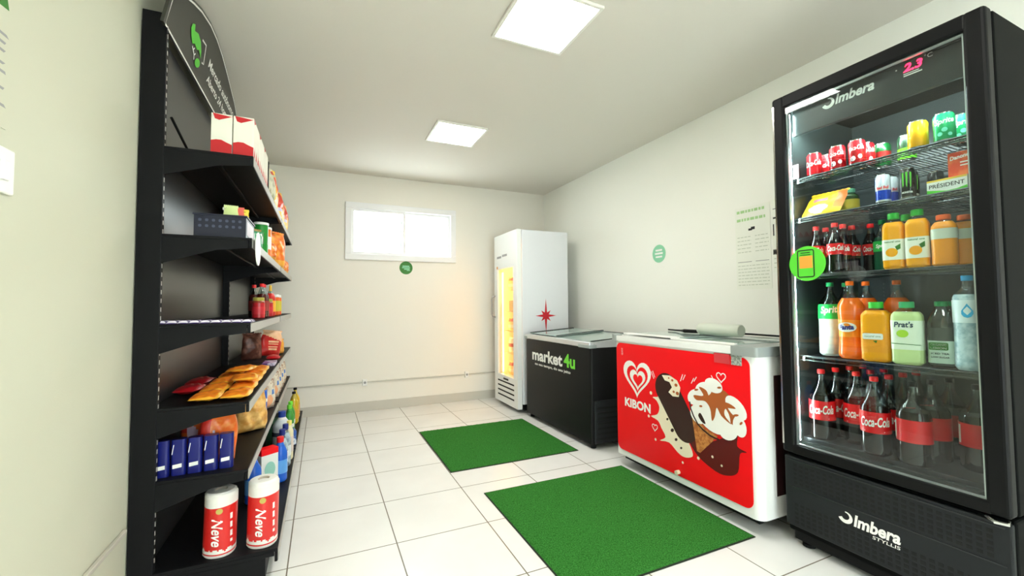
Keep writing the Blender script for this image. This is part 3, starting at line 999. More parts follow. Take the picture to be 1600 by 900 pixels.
# wire shelves
SHZ = [1.828, 1.628, 1.340, .938]
for z in SHZ:
    mb = MB()
    n_ = 40
    for q in range(n_):
        yy = .058 + q * (cw - .116) / (n_ - 1)
        mb.tube([(.085, yy, z - .003), (cd - .06, yy, z - .003)], .0018, 5)
    for xx in (.10, .25, .42, .58):
        mb.tube([(xx, .052, z - .008), (xx, cw - .052, z - .008)], .003, 6)
    mb.tube([(.082, .052, z - .003), (.082, cw - .052, z - .003)], .004, 6)
    mb.tube([(.080, .052, z - .022), (.080, cw - .052, z - .022)], .003, 6)
    for q in range(14):
        yy = .058 + q * (cw - .116) / 13
        mb.tube([(.081, yy, z - .003), (.081, yy, z - .022)], .0018, 5)
    ws = mb.build('wire_shelf', M['wire'], k)
    MB().box((.074, .054, z - .026), (.077, cw - .054, z - .002)).build('clear_price_strip', M['glass'], ws)
# phone sticker on the glass (flat square only, no code)
s = thing('round_sticker', 'round lime-green sticker with a phone drawing on the cooler door', 'sticker', (CX - .002, 1.262, 1.388))
MB().prism(circle(0, 0, .083, n=48), (0, 0, 0), (0, 1, 0), (0, 0, 1), (1, 0, 0), .0015).build('disc', M['green'], s)
f = plane((-.0006, 0, 0), (0, -1, 0), (0, 0, 1))
f2 = plane((-.0010, 0, 0), (0, -1, 0), (0, 0, 1))
t = MB(); flat(t, [(-.034, -.022), (.026, -.022), (.026, .036), (-.034, .036)], f)
t.build('orange_square', M['orange'], s)
t = MB()
band(t, rrect(-.042, -.064, .032, .064, .008, 3), .005, f2, closed=True)
band(t, [(-.028, .052), (.016, .052)], .004, f2); band(t, [(-.030, .042), (.018, .042)], .003, f2)
t.build('phone_outline', M['print_black'], s)
s = thing('price_card', 'small pale pink card at the left end of the top cooler shelf', 'card', (2.20, 1.352, 1.832))
MB().box((0, -.016, 0), (.002, .016, .072)).build('card', mat('card_pink', (244, 214, 214), .5), s)

# ------------------------------------------------------------------ drinks
cans = {}
def can_proto(nm, rgb, r=.033, h=.122, text=None, tcol='print_white', band_rgb=None, band_z=(.3, .5), blob=None, rim=True):
    root = thing('drink_can', '', 'can')
    m = mat(nm + '_metal', rgb, .25, metal=.25, coat=.3)
    ms = [m, M['chrome']]
    if band_rgb:
        ms.append(mat(nm + '_band', band_rgb, .25, metal=.25, coat=.3))
    prof = [(r * .78, 0), (r * .86, .003), (r, .012)]
    mats_ = [1, 1]
    zs = [.012]
    if band_rgb:
        z1, z2 = h * band_z[0], h * band_z[1]
        prof += [(r, z1), (r, z2)]
        mats_ += [0, 2]
    prof += [(r, h - .014), (r * .84, h - .004), (r * .86, h), (r * .80, h - .003), (r * .3, h - .004)]
    mats_ += [0, 0, 1, 1, 1]
    MB().lathe(prof, 32, mats_).build('can_body', ms, root, smooth=True, ang=50)
    MB().lathe([(.008, h - .0035), (.008, h - .002)], 12, c=(0, -.006, 0)).build('pull_tab', M['chrome'], root)
    if text:
        t = MB()
        for (s_, w_, h_, cu, cv, rot, bold, shear) in text:
            write(t, s_, w_, h_, cyl(r + .0008), bold=bold, shear=shear, cu=cu, cv=cv, rot=rot)
        t.build('lettering', M[tcol], root)
    if blob:
        for (mm, polys) in blob:
            t = MB()
            for p_ in polys:
                flat(t, p_, cyl(r + .0006))
            t.build('print', mm, root)
    return Proto(root)

colaT = [('Coca-Cola', .074, .026, 0, .068, .10, .02, .35)]
c_cola = can_proto('cola_can', (205, 24, 34), text=colaT)
c_colab = can_proto('cola_zero_can', (186, 22, 32), text=[('Coca-Cola', .060, .022, .0, .082, .10, .02, .35)],
                    blob=[(M['print_white'], [circle(-.012, .034, .009, .012, 14), circle(.014, .040, .008, .010, 14)]), (M['print_black'], [circle(-.020, .030, .005, .010, 10)])])
c_guar = can_proto('guarana_can', (22, 96, 44), band_rgb=(170, 38, 36), band_z=(.38, .66))
c_lime = can_proto('lime_can', (30, 58, 36), band_rgb=(96, 186, 40), band_z=(.1, .5), blob=[(mat('gold_sash', (214, 160, 40), .35), [[(-.03, .040), (.035, .078), (.035, .090), (-.03, .056)]])])
c_gold = can_proto('gold_can', (244, 176, 20), blob=[(mat('gold_dark', (176, 112, 22), .4), [[(-.03, .062), (.036, .094), (.036, .088), (-.03, .054)]])])
c_sprt = can_proto('limegreen_can', (24, 176, 106), text=[('Sprite', .062, .028, .0, .082, .10, .03, .3)],
                   blob=[(mat('aqua_print', (120, 226, 196), .4), [circle(.0, .05, .009, n=14), circle(-.014, .034, .008, n=14), circle(.016, .030, .007, n=14)])])
c_rb = can_proto('energy_can', (222, 228, 236), r=.0265, h=.134, band_rgb=(32, 72, 190), band_z=(.14, .45),
                 text=[('Red Bull', .046, .012, .0, .072, .05, .04, .15)], tcol='redplastic',
                 blob=[(mat('can_blue', (38, 84, 200), .3), [[(-.036, .082), (-.006, .082), (-.002, .120), (-.036, .120)]])])
c_mon = can_proto('black_energy_can', (26, 28, 30), r=.0265, h=.134,
                  blob=[(mat('claw_green', (96, 200, 60), .4), [[(-.016, .112), (-.010, .116), (-.011, .060), (-.015, .052)], [(-.004, .116), (.003, .116), (.0, .050), (-.003, .060)], [(.009, .116), (.015, .112), (.013, .055), (.010, .050)]])],
                  text=[('MONSTER', .036, .008, .0, .030, 0, .04, 0)])
c_blk = can_proto('black_can', (34, 36, 38), r=.0265, h=.128, band_rgb=(150, 154, 156), band_z=(.44, .5))
g1 = 'cans on the top cooler shelf'
zt = 1.8295
A = -R(70)
c_cola.put((2.262, 1.295, zt), A, 'red cola can, farthest left at the front of the top cooler shelf', g1)
c_cola.put((2.345, 1.290, zt), A + .3, 'red cola can, second from the left on the top shelf, set back', g1)
c_colab.put((2.262, 1.190, zt), A, 'darker red cola can, third from the left on the top cooler shelf', g1)
c_colab.put((2.262, 1.108, zt), A, 'darker red cola can right of another, front middle of the top shelf', g1)
c_colab.put((2.345, 1.112, zt), A + .2, 'red cola can half hidden behind the front middle one, top shelf', g1)
c_guar.put((2.425, 1.085, zt), A, 'dark green can with red band, middle back of the top shelf', g1)
c_lime.put((2.405, .985, zt), A, 'black and lime can with gold stripe behind the gold can', g1)
c_gold.put((2.262, .888, zt), A, 'golden yellow can at the front of the top cooler shelf', g1)
c_sprt.put((2.262, .806, zt), A, 'bright green can with white lettering, front right of the top shelf', g1)
c_sprt.put((2.345, .780, zt), A, 'bright green can behind the front right one on the top shelf', g1)
g2 = 'energy drink cans on the second cooler shelf'
zt = 1.6295
c_rb.put((2.255, 1.012, zt), A, 'silver and blue energy drink can, front of the second shelf', g2)
c_rb.put((2.33, 1.018, zt), A + .2, 'silver and blue energy can behind the front one, second shelf', g2)
c_mon.put((2.255, .927, zt), A, 'black energy drink can with green claw marks, second shelf', g2)
c_mon.put((2.33, .945, zt), A + .4, 'black claw-mark energy can behind the front one, second shelf', g2)
c_blk.put((2.40, .890, zt), A, 'plain dark can at the back of the second cooler shelf', g2)

# butter carton, red packet, snack pouch, dark bottle on the second shelf
s = thing('butter_carton', 'white and green butter carton lying at the right of the second cooler shelf', 'carton', (2.27, .80, 1.630), -PI / 2)
ms = [mat('carton_white', (244, 246, 238), .45)]
MB().box((-.060, -.03, 0), (.060, .03, .058), .002).build('carton', ms, s)
f = plane((0, -.0306, 0), (1, 0, 0), (0, 0, 1)); f2 = plane((0, -.0310, 0), (1, 0, 0), (0, 0, 1))
t = MB(); flat(t, [(-.059, .0005), (.059, .0005), (.059, .018), (.03, .010), (0, .008), (-.03, .014), (-.059, .020)], f)
t.build('green_wave', M['green'], s)
t = MB(); flat(t, [(-.059, .05), (.059, .05), (.059, .0575), (-.059, .0575)], f); t.build('gold_edge', mat('gold_edge', (232, 196, 70), .5), s)
t = MB(); write(t, 'PRÉSIDENT', .104, .020, f2, bold=.01, cv=.034); t.build('lettering', M['print_black'], s)
s = thing('stacked_carton', 'orange and red carton standing on the butter carton', 'carton', (2.285, .772, 1.6885), -PI / 2)
MB().box((-.030, -.022, 0), (.040, .022, .098), .002).build('carton', mat('carton_orangered', (226, 76, 46), .4, noise=((238, 120, 70), 30, .45, .6)), s)
f = plane((0, -.0226, 0), (1, 0, 0), (0, 0, 1))
t = MB(); write(t, 'Danone', .056, .016, f, bold=.03, shear=.2, cu=.004, cv=.078, rot=.12)
for z in (.052, .040): flat(t, [(.006, z), (.034, z), (.034, z + .005), (.006, z + .005)], f)
t.build('lettering', M['print_white'], s)

s = thing('snack_pouch', 'yellow and orange pouch leaning back at the left of the second shelf', 'pouch', (2.235, 1.262, 1.636), -PI / 2)
pm = [mat('pouch_yellow', (246, 190, 40), .35), mat('pouch_orange', (240, 130, 60), .35), mat('pouch_photo', (176, 196, 196), .4), mat('pouch_purple', (196, 120, 150), .4)]
def pmf(u, v):
    if (u - .42) ** 2 / .06 + (v - .22) ** 2 / .03 < 1: return 2
    if u > .78 and v > .15: return 1
    if .2 < u < .6 and .55 < v < .68: return 3
    return 0
po = pouch('pouch', .185, .145, .03, pm, s, 24, 4, matfn=pmf)
po.rotation_euler = (-R(38), 0, R(0))
# bottles -----------------------------------------------------------------
clear = glass_mat('clear_plastic', (222, 232, 230), .9, .05, base=.12)
colaliq = mat('cola_liquid', (22, 11, 9), .12, coat=.4)
def bottle(nm, liq, cap, h, r, label=None, lz=(.35, .6), text=None, tcol=None, p=2.0, fill=.72, neck=.014, shoulder=.62, waist=.0, clearmat=None, capr=None, extra=None, aspect=1.0, caph=.018):
    root = thing('drink_bottle', '', 'bottle')
    def rad(t):
        if t < .03: return r * (.80 + .2 * t / .03)
        if t < shoulder:
            w_ = waist * math.sin(PI * (t - .03) / (shoulder - .03)) ** 2
            return r * (1 - w_)
        if t < .90:
            q = (t - shoulder) / (.90 - shoulder)
            return neck + (r - neck) * (math.cos(q * PI) * .5 + .5) ** (1.0 if p < 2.5 else .55)
        return neck
    def prof(t0, t1, n, off=0.0):
        return [(rad(t0 + (t1 - t0) * i / n) + off, h * (t0 + (t1 - t0) * i / n)) for i in range(n + 1)]
    pw = p
    hc = h - caph
    MB().lathe(prof(0, fill, 22), 28, p=pw, ay=aspect).build('liquid', liq, root, smooth=True)
    MB().lathe(prof(fill + .004, hc / h, 12), 28, p=pw if fill < shoulder else 2.0, ay=aspect if fill < shoulder else 1, capbot=False, captop=False).build('bottle_neck', clearmat or clear, root, smooth=True)
    cr = capr or neck * 1.15
    MB().lathe([(cr * .97, hc - .002), (cr, hc), (cr, h - .002), (cr * .9, h)], 20).build('cap', cap, root, smooth=True)
    if label is not None:
        n = 8
        pr = [(rad(lz[0] + (lz[1] - lz[0]) * i / n) + .0012, h * (lz[0] + (lz[1] - lz[0]) * i / n)) for i in range(n + 1)]
        lb = MB().lathe(pr, 28, p=pw, ay=aspect, captop=False, capbot=False).build('label', label, root, smooth=True)
        zc = h * (lz[0] + lz[1]) / 2
        if text:
            for col, items in text:
                t = MB()
                fn = cyl(r + .0022, zc) if p < 2.5 else plane((0, -r * aspect - .0022, zc), (1, 0, 0), (0, 0, 1))
                for it in items:
                    if it[0] == 'poly':
                        flat(t, it[1], fn)
                    else:
                        write(t, it[0], it[1], it[2], fn, cu=it[3], cv=it[4], rot=it[5], bold=it[6], shear=it[7])
                t.build('lettering' if any(i[0] != 'poly' for i in items) else 'print', col, lb)
    return Proto(root)

redlab = mat('cola_label', (226, 26, 32), .35)
C = M['print_white']
ct = lambda w, h_: [(C, [('Coca-Cola', w, h_, 0, .004, .06, .025, .35), ('poly', [(-w * .35, -h_ * .95), (w * .3, -h_ * .9), (w * .3, -h_ * .82), (-w * .35, -h_ * .87)])])]
b_cola2 = bottle('cola2', colaliq, M['redplastic'], .335, .053, redlab, (.29, .56), ct(.112, .042), fill=.64, neck=.0135, shoulder=.56)
b_cola6 = bottle('cola6', colaliq, M['redplastic'], .240, .034, redlab, (.36, .58), ct(.072, .026), fill=.80, neck=.012, shoulder=.52, waist=.10)
b_dark = bottle('darkcap', colaliq, M['blackmatte'], .335, .056, redlab, (.28, .55), [(C, [('poly', [(-.075, -.036), (-.062, -.036), (-.062, .036), (-.075, .036)])])], fill=.64, neck=.0135, shoulder=.56)
slab = mat('green_soda_label', (26, 176, 74), .35)
b_spr2 = bottle('sprite2', mat('pale_soda', (196, 204, 196), .12, noise=((120, 132, 124), 6, .4, .7)), mat('green_cap', (22, 150, 82), .35), .36, .050, slab, (.50, .70), [(C, [('Sprite', .088, .044, 0, .006, .08, .03, .25)])], fill=.70, neck=.0135, shoulder=.66, clearmat=glass_mat('green_plastic', (120, 160, 140), .9, .05, base=.1))
b_sprs = bottle('sprites', mat('green_bottle_soda', (34, 84, 60), .15), mat('green_cap_dark', (20, 120, 66), .35), .235, .034, slab, (.38, .58), [(C, [('Sprite', .05, .022, 0, .0, .08, .03, .25)])], fill=.66, neck=.012, shoulder=.56)
oran = mat('orange_soda', (250, 112, 26), .2, coat=.3)
b_fan = bottle('fanta2', oran, mat('orange_cap', (250, 110, 30), .35), .36, .050, mat('orange_soda_label', (252, 146, 30), .35), (.28, .50), [(C, [('poly', circle(0, .006, .040, .022, 20))]), (mat('navy_print', (28, 50, 128), .4), [('Fanta', .060, .024, 0, .006, .05, .05, .1)])], fill=.78, neck=.0135, shoulder=.66, waist=.10)
# wide-mouth juice bottles (rounded square)
oj = mat('orange_juice', (252, 168, 14), .28, coat=.2)
ojlab = mat('juice_label_white', (240, 240, 226), .45)
b_oj = bottle('oj', oj, mat('lime_cap', (44, 190, 62), .35), .243, .037, ojlab, (.16, .52), [(oj, [('poly', circle(-.003, -.012, .020, .019, 20))]), (M['leaf'], [('poly', [(.008, .012), (.026, .024), (.026, .002), (.014, -.004)]), ('natural one', .052, .008, 0, .034, .0, .02, 0)])], p=4.5, fill=.83, neck=.018, shoulder=.72, capr=.020, caph=.024)
b_peach = bottle('peach', mat('peach_juice', (252, 158, 34), .28, coat=.2), mat('peach_cap', (250, 112, 60), .35), .205, .038, mat('silver_band', (214, 222, 206), .35), (.52, .72), None, p=3.0, fill=.86, neck=.020, shoulder=.74, capr=.022)
b_oj4 = bottle('ojbig', mat('tangerine_juice', (252, 166, 24), .28, coat=.2), mat('lime_cap2', (70, 200, 70), .35), .262, .052, mat('juice_label_orange', (246, 158, 40), .45), (.16, .48), [(M['print_white'], [('poly', rrect(-.040, .014, .032, .040, .006, 3))]), (M['leaf'], [('natural one', .056, .009, -.004, .028, 0, .02, 0), ('poly', [(-.004, .008), (.012, .010), (.008, -.002)])])], p=4.5, fill=.86, neck=.022, shoulder=.76, capr=.026, aspect=.72, caph=.026)
b_lem = bottle('lemon', mat('lemonade_juice', (206, 226, 158), .28, coat=.2), mat('teal_cap', (40, 176, 106), .35), .262, .050, mat('lemon_label', (238, 246, 226), .45), (.24, .70), [(mat('navy_ink', (30, 64, 90), .4), [("Prat's", .060, .024, -.006, .044, 0, .03, .1)]), (mat('lime_ink', (178, 222, 60), .4), [('poly', circle(-.010, .006, .019, .016, 20))]), (M['leaf'], [('poly', [(-.046, -.034), (.046, -.038), (.046, -.0405), (-.046, -.037)])])], p=4.5, fill=.84, neck=.022, shoulder=.76, capr=.025, aspect=.72, caph=.024)
b_tea = bottle('tea', mat('dark_juice', (70, 78, 76), .15, coat=.3), mat('bluegreen_cap', (24, 140, 84), .35), .262, .042, mat('tea_label', (206, 226, 214), .45), (.06, .40), [(M['leaf'], [('poly', rrect(-.036, .008, .020, .038, .005, 3))]), (C, [('ORGANIC', .046, .009, -.008, .029, 0, .03, 0), ('LEMON', .046, .009, -.008, .016, 0, .03, 0)]), (M['print_black'], [('ICED TEA', .052, .007, -.004, -.006, 0, .02, 0), ('LOW SUGAR', .052, .007, -.004, -.020, 0, .02, 0)])], p=3.0, fill=.60, neck=.018, shoulder=.62, capr=.020)
water = mat('water_body', (206, 228, 236), .08, noise=((150, 182, 196), 40, .4, .65), spec=.8)
b_wat = bottle('water', water, mat('cyan_cap', (40, 172, 236), .35), .360, .043, mat('water_label', (232, 246, 250), .4), (.50, .74), [(mat('cyan_ink', (40, 180, 236), .4), [('poly', [(0, .030), (.016, .002), (.016, -.010), (.010, -.020), (0, -.024), (-.010, -.020), (-.016, -.010), (-.016, .002)])])], fill=.80, neck=.0145, shoulder=.76, waist=.03)

g = 'large cola bottles in the bottom of the cooler'
zb = .514
z2 = .53 - .5
rows = [('left', 1.295, (2.255, 2.375, 2.495, 2.615)), ('second', 1.180, (2.325, 2.445, 2.565)), ('third', 1.066, (2.235, 2.355, 2.475, 2.595))]
od = ['front', 'second', 'third', 'rear']
MB_ = MB().box((.085, .052, .5128), (cd - .07, cw - .052, .535), .003).build('floor_rack', M['wire'], k)
for nm, y, xs in rows:
    for i, x in enumerate(xs):
        b_cola2.put((x, y, .536), A + (0.05 if i == 0 else .3 * i), f'large cola bottle, {od[i]} bottle of the {nm} row in the cooler bottom', g)
g = 'black-capped cola bottles in the bottom of the cooler'
for i, x in enumerate((2.235, 2.36, 2.485)):
    b_dark.put((x, .932 - .012 * i, .536), A - .1, f'black-capped cola bottle, {od[i]} one of the right-hand row, cooler bottom', g)
for i, x in enumerate((2.24, 2.365)):
    pass
b_dark.put((2.375, .788, .536), A, 'black-capped cola bottle farthest right in the cooler bottom', g)

g = 'small cola bottles on the third cooler shelf'
zc = 1.342
for x, y, lb in ((2.265, 1.300, 'left front small cola bottle, half behind the lime-green sticker'), (2.345, 1.300, 'small cola bottle behind the left front one, third shelf'),
                 (2.245, 1.205, 'small cola bottle, front centre of the cola group, third shelf'), (2.325, 1.212, 'small cola bottle directly behind the front centre one'), (2.405, 1.215, 'small cola bottle, rear one of the right cola column'), (2.262, 1.125, 'small cola bottle at the right edge of the cola group')):
    if 'right edge' in lb: x, y = 2.435, 1.150
    b_cola6.put((x, y, zc), A + random.uniform(-.2, .2), lb, g)
b_sprs.put((2.345, 1.062, zc), A, 'small dark green soda bottle left of the orange juices, third shelf')
g = 'orange juice bottles with lime caps'
b_oj.put((2.262, .983, zc), A - .12, 'orange juice bottle with lime cap, left one of the front pair', g)
b_oj.put((2.262, .903, zc), A - .12, 'orange juice bottle with lime cap, right one of the front pair', g)
b_oj.put((2.352, .975, zc), A - .12, 'orange juice bottle with lime cap, behind the front pair', g)
g = 'peach-coloured juice bottles'
b_peach.put((2.262, .822, zc), A, 'peach-coloured juice bottle, front one at the right of the third shelf', g)
b_peach.put((2.345, .790, zc), A, 'peach-coloured juice bottle set back at the far right, third shelf', g)

zd = .940
b_spr2.put((2.31, 1.272, zd), A + .15, 'large clear soda bottle with green label and cap, fourth shelf', 'large clear soda bottles')
b_spr2.put((2.425, 1.262, zd), A, 'large clear soda bottle behind the front green-label one', 'large clear soda bottles')
g = 'large orange soda bottles'
b_fan.put((2.262, 1.160, zd), A - .25, 'large orange soda bottle at the front of the fourth shelf', g)
b_fan.put((2.372, 1.150, zd), A, 'large orange soda bottle right behind the front one', g)
b_fan.put((2.395, 1.040, zd), A, 'large orange soda bottle behind the wide tangerine juice', g)
b_oj4.put((2.245, 1.052, zd), A - .2, 'wide tangerine juice bottle with lime cap, front of the fourth shelf')
b_lem.put((2.245, .944, zd), A - .12, 'pale lemonade bottle with teal cap, front of the fourth shelf')
b_tea.put((2.285, .850, zd), A - .1, 'dark iced tea bottle with pale label, fourth shelf')
b_tea.put((2.38, .845, zd), A, 'dark iced tea bottle hidden behind the pale-labelled one')
b_wat.put((2.252, .760, zd), A - .1, 'tall water bottle with cyan cap at the right of the fourth shelf')
gb = bottle('dressing', mat('dark_olive_sauce', (40, 62, 30), .25), mat('mint_cap', (110, 190, 160), .4), .14, .038, mat('olive_label', (168, 150, 50), .4), (.2, .6), None, fill=.8, neck=.02, shoulder=.7)
gb.put((2.42, 1.225, 1.6295), A, 'squat dark green bottle behind the yellow pouch, second shelf')

# ------------------------------------------------------------------ black gondola shelving along the left wall
SX, SY = XL + .005, 2.20
r = thing('display_shelving', 'long black metal display shelving with arched header along the left wall', 'shelving', (SX, SY, 0))
def lx(wx): return wx - SX
def ly(wy): return wy - SY
SEAM, END = 3.66, 4.95
for i, yy in enumerate((2.20, SEAM - .015, END - .03)):
    up = MB().box((0, ly(yy), 0), (lx(-.612), ly(yy) + .03, 2.452), .002).build('upright', M['rack'], r)
    mb = MB()
    for q in range(62):
        mb.box((lx(-.6122), ly(yy) + .011, .16 + q * .0365), (lx(-.6108), ly(yy) + .019, .178 + q * .0365))
    mb.build('lit_slot_edges', M['rail'], up)  # pale boxes paint the light caught on the slot teeth
for a, b in ((2.231, SEAM - .016), (SEAM + .016, END - .031)):
    MB().box((lx(-.662), ly(a), .10), (lx(-.650), ly(b), 2.392), .002).build('back_panel', M['rackpanel'], r)
    MB().box((lx(-.64), ly(a) - .03, 0), (lx(-.215), ly(b) + .03, .088)).build('kick_panel', M['rack'], r)
LV = [1.882, 1.509, 1.130, .782, .487]
def bay(a, b):
    for z in LV:
        mb = MB()
        mb.box((lx(-.648), ly(a), z - .012), (lx(-.288), ly(b), z), .002)
        mb.box((lx(-.300), ly(a), z - .046), (lx(-.288), ly(b), z - .0125), .002)
        mb.box((lx(-.45), ly(a) + .02, z - .026), (lx(-.43), ly(b) - .02, z - .0125), .004)
        sh = mb.build('shelf', M['rack'], r)
        MB().box((lx(-.2878), ly(a) + .004, z - .044), (lx(-.2845), ly(b) - .004, z - .004), .001).build('price_rail', M['rail'], sh)
        for q in (a - .0, b - .004):
            MB().prism([(lx(-.648), z - .0125), (lx(-.302), z - .0125), (lx(-.302), z - .046), (lx(-.42), z - .060), (lx(-.648), z - .135)], (0, ly(q), 0), (1, 0, 0), (0, 0, 1), (0, 1, 0), .004).build('shelf_bracket', M['rack'], sh)
bay(2.203, SEAM - .018)
bay(SEAM + .018, END - .004)
for a, b in ((2.203, SEAM - .006), (SEAM + .006, END - .004)):
    bs = MB().box((lx(-.648), ly(a), .105), (lx(-.168), ly(b), .12), .002).box((lx(-.180), ly(a), .062), (lx(-.168), ly(b), .1045), .002).box((lx(-.648), ly(a), .088), (lx(-.181), ly(a) + .004, .1045)).build('base_shelf', M['rack'], r)
    MB().box((lx(-.1678), ly(a) + .003, .066), (lx(-.1645), ly(b) - .003, .116), .001).build('price_rail', M['rail'], bs)
# arched header, leaning slightly forward
top = [(2.165, 2.565), (2.25, 2.60), (2.376, 2.648), (2.49, 2.683), (2.65, 2.712), (2.79, 2.718), (2.95, 2.708), (3.14, 2.682), (3.30, 2.655), (3.44, 2.632), (3.56, 2.60), (3.64, 2.565)]
lean = Vector((.196, 0, .9806))
def hf_(off):
    O = Vector((lx(-.614), 0, 2.395)) + Vector((.9806, 0, -.196)) * off
    return lambda y, z: O + Vector((0, ly(y), 0)) + lean * ((z - 2.395) / .9806)
outline = [(2.165, 2.395)] + [(SEAM - .02, 2.395)] + top[::-1]
mb = MB()
A_, B_ = hf_(0), hf_(-.012)
va = [mb.bm.verts.new(A_(y, z)) for y, z in outline]
vb = [mb.bm.verts.new(B_(y, z)) for y, z in outline]
mb.bm.faces.new(va); mb.bm.faces.new(vb[::-1])
for i in range(len(va)):
    j = (i + 1) % len(va)
    mb.bm.faces.new((va[i], vb[i], vb[j], va[j]))
hs = mb.build('header_sign', mat('header_board', (54, 55, 47), .4), r)
t = MB()
cy_, cz_ = 2.9, 2.53
band(t, [(cy_ + (y - cy_) * .975, 2.405 + (z - 2.405) * .955) for y, z in outline], .009, hf_(.002), closed=True)
t.build('white_border', M['print_white'], hs)
t = MB()
f = hf_(.003)
flat(t, [(2.435, 2.565), (2.465, 2.580), (2.480, 2.555), (2.530, 2.572), (2.585, 2.562), (2.625, 2.530), (2.640, 2.500), (2.590, 2.520), (2.565, 2.505), (2.520, 2.512), (2.490, 2.495), (2.455, 2.515), (2.430, 2.540)], f)
flat(t, circle(2.615, 2.462, .038, .022, 16, .3), f)
t.build('hand_logo', M['green'], hs)
t = MB()
band(t, [(2.60, 2.582), (2.665, 2.590), (2.700, 2.500), (2.670, 2.496)], .010, f)
band(t, [(2.500, 2.487), (2.545, 2.470), (2.560, 2.450)], .008, f); band(t, [(2.520, 2.480), (2.535, 2.498)], .007, f); band(t, [(2.548, 2.468), (2.563, 2.484)], .007, f)
t.build('phone_logo', M['print_white'], hs)
t = MB()
write(t, 'Mercado autônomo', .70, .046, f, bold=.02, cu=3.12, cv=2.552)
write(t, 'Aberto 24 horas', .56, .042, f, bold=.02, cu=3.08, cv=2.480)
t.build('lettering', M['print_white'], hs)
# short brace beside the first upright above the top shelf
MB().tube([(lx(-.60), ly(2.245), 2.02), (lx(-.585), ly(2.62), 1.90)], .006, 6).build('brace', M['blackmatte'], r)

# ------------------------------------------------------------------ goods on the left shelving
# top shelf: cartons
cr = thing('milk_carton', '', 'carton')
ms = [mat('carton_offwhite', (232, 230, 216), .5), M['red']]
MB().box((-.040, -.09, 0), (.040, .09, .185), .002).build('carton', ms[0], cr)
mb = MB()
f = plane((0, -.0906, 0), (1, 0, 0), (0, 0, 1))
flat(mb, [(-.0398, .001), (.0398, .001), (.0398, .048), (.02, .056), (0, .066), (-.02, .066), (-.0398, .060)], f)
flat(mb, [(-.034, .184), (.039, .176), (-.010, .155), (-.026, .160)], f)
f = plane((.0406, 0, 0), (0, 1, 0), (0, 0, 1))
for q in range(3):
    flat(mb, [(-.089 + q * .06, .001), (-.032 + q * .06, .001), (-.055 + q * .06, .06)], f)
flat(mb, [(-.089, .184), (-.02, .184), (-.07, .162)], f)
mb.build('red_print', mat('carton_red', (196, 34, 40), .45), cr)
P = Proto(cr)
g = 'white and red cartons on the top shelf'
P.put((-.332, 2.325, 1.8825), 0, 'white carton with red wave, outer one at the near end of the top shelf', g)
P.put((-.416, 2.325, 1.8825), 0, 'white carton with red wave, inner one at the near end of the top shelf', g)
P.put((-.332, 2.515, 1.8825), 0, 'white carton with red print, second along the top shelf edge', g)
P.put((-.332, 2.705, 1.8825), 0, 'white carton with red print, third along the top shelf edge', g)
s = thing('dark_box', 'thin dark box edge standing past the cartons on the top shelf', 'box', (-.335, 2.83, 1.8825))
MB().box((-.045, -.012, 0), (.045, .012, .17), .002).build('box', M['blackmatte'], s)
pale = mat('pale_pouch', (206, 206, 182), .4, noise=((150, 150, 120), 25, .45, .65))
pt = thing('snack_pouch', '', 'pouch'); pouch('pouch', .13, .16, .06, pale, pt, 14, 3)
P = Proto(pt)
P.put((-.33, 2.93, 1.8825), .9, 'pale greenish pouch on the top shelf beside the thin dark box', 'pale pouches')
P.put((-.33, 3.07, 1.8825), .7, 'pale greenish pouch, second past the thin dark box', 'pale pouches')
chip = mat('chip_yellow', (236, 168, 26), .35, noise=((250, 208, 60), 26, .4, .6))
chipr = mat('chip_red', (206, 60, 30), .35)
chipw = mat('chip_lilac', (196, 186, 210), .4)
pt = thing('snack_bag', '', 'snack bag')
pouch('bag', .20, .24, .085, [chip, chipr, chipw], pt, 18, 9, matfn=lambda u, v: 1 if (.30 < u < .72 and v > .45 and v < .92) else (2 if .36 < v < .43 and .3 < u < .7 else 0))
P = Proto(pt)
g = 'yellow snack bags on the top shelf'
for i, (y, a) in enumerate(((3.22, 1.1), (3.42, 1.3), (3.84, 1.2), (4.08, 1.4), (4.32, 1.2), (4.56, 1.5))):
    P.put((-.345, y, 1.8825), a, ['yellow snack bag nearest the pale pouches, top shelf', 'yellow snack bag, second of the row before the shelf seam', 'yellow snack bag just past the shelf seam, top shelf', 'yellow snack bag, second past the shelf seam', 'yellow snack bag, third past the shelf seam', 'yellow snack bag farthest back on the top shelf'][i], g)

# second shelf: basket with packets, hanging disc, tubes, bags
s = thing('plastic_basket', 'dark blue perforated plastic basket on the second shelf', 'basket', (-.415, 2.37, 1.5095))
nav = mat('basket_navy', (24, 28, 48), .4)
mb = MB()
bx, by, bz = .098, .125, .105
mb.box((-bx, -by, 0), (bx, by, .004)); mb.box((-bx, -by, .0041), (bx, -by + .004, bz), .001); mb.box((-bx, by - .004, .0041), (bx, by, bz), .001)
mb.box((-bx, -by + .0041, .0041), (-bx + .004, by - .0041, bz), .001); mb.box((bx - .004, -by + .0041, .0041), (bx, by - .0041, bz), .001)
mb.box((-bx - .005, -by - .005, bz - .008), (bx + .005, -by, bz), .002); mb.box((bx, -by, bz - .008), (bx + .005, by, bz), .002)
mb.build('basket', nav, s)
mb = MB()
for q in range(7):
    for w_ in range(2):
        mb.prism(rrect(-.082 + q * .025, .070 - w_ * .026, -.070 + q * .025, .082 - w_ * .026, .004, 3), (0, -by - .0006, 0), (1, 0, 0), (0, 0, 1), (0, -1, 0), .0004)
mb.build('perforation', mat('basket_hole', (70, 74, 96), .6), s)
MB().box((bx + .0002, -.10, .02), (bx + .0014, .09, .085)).build('price_label', mat('label_lilac', (206, 196, 206), .5), s)
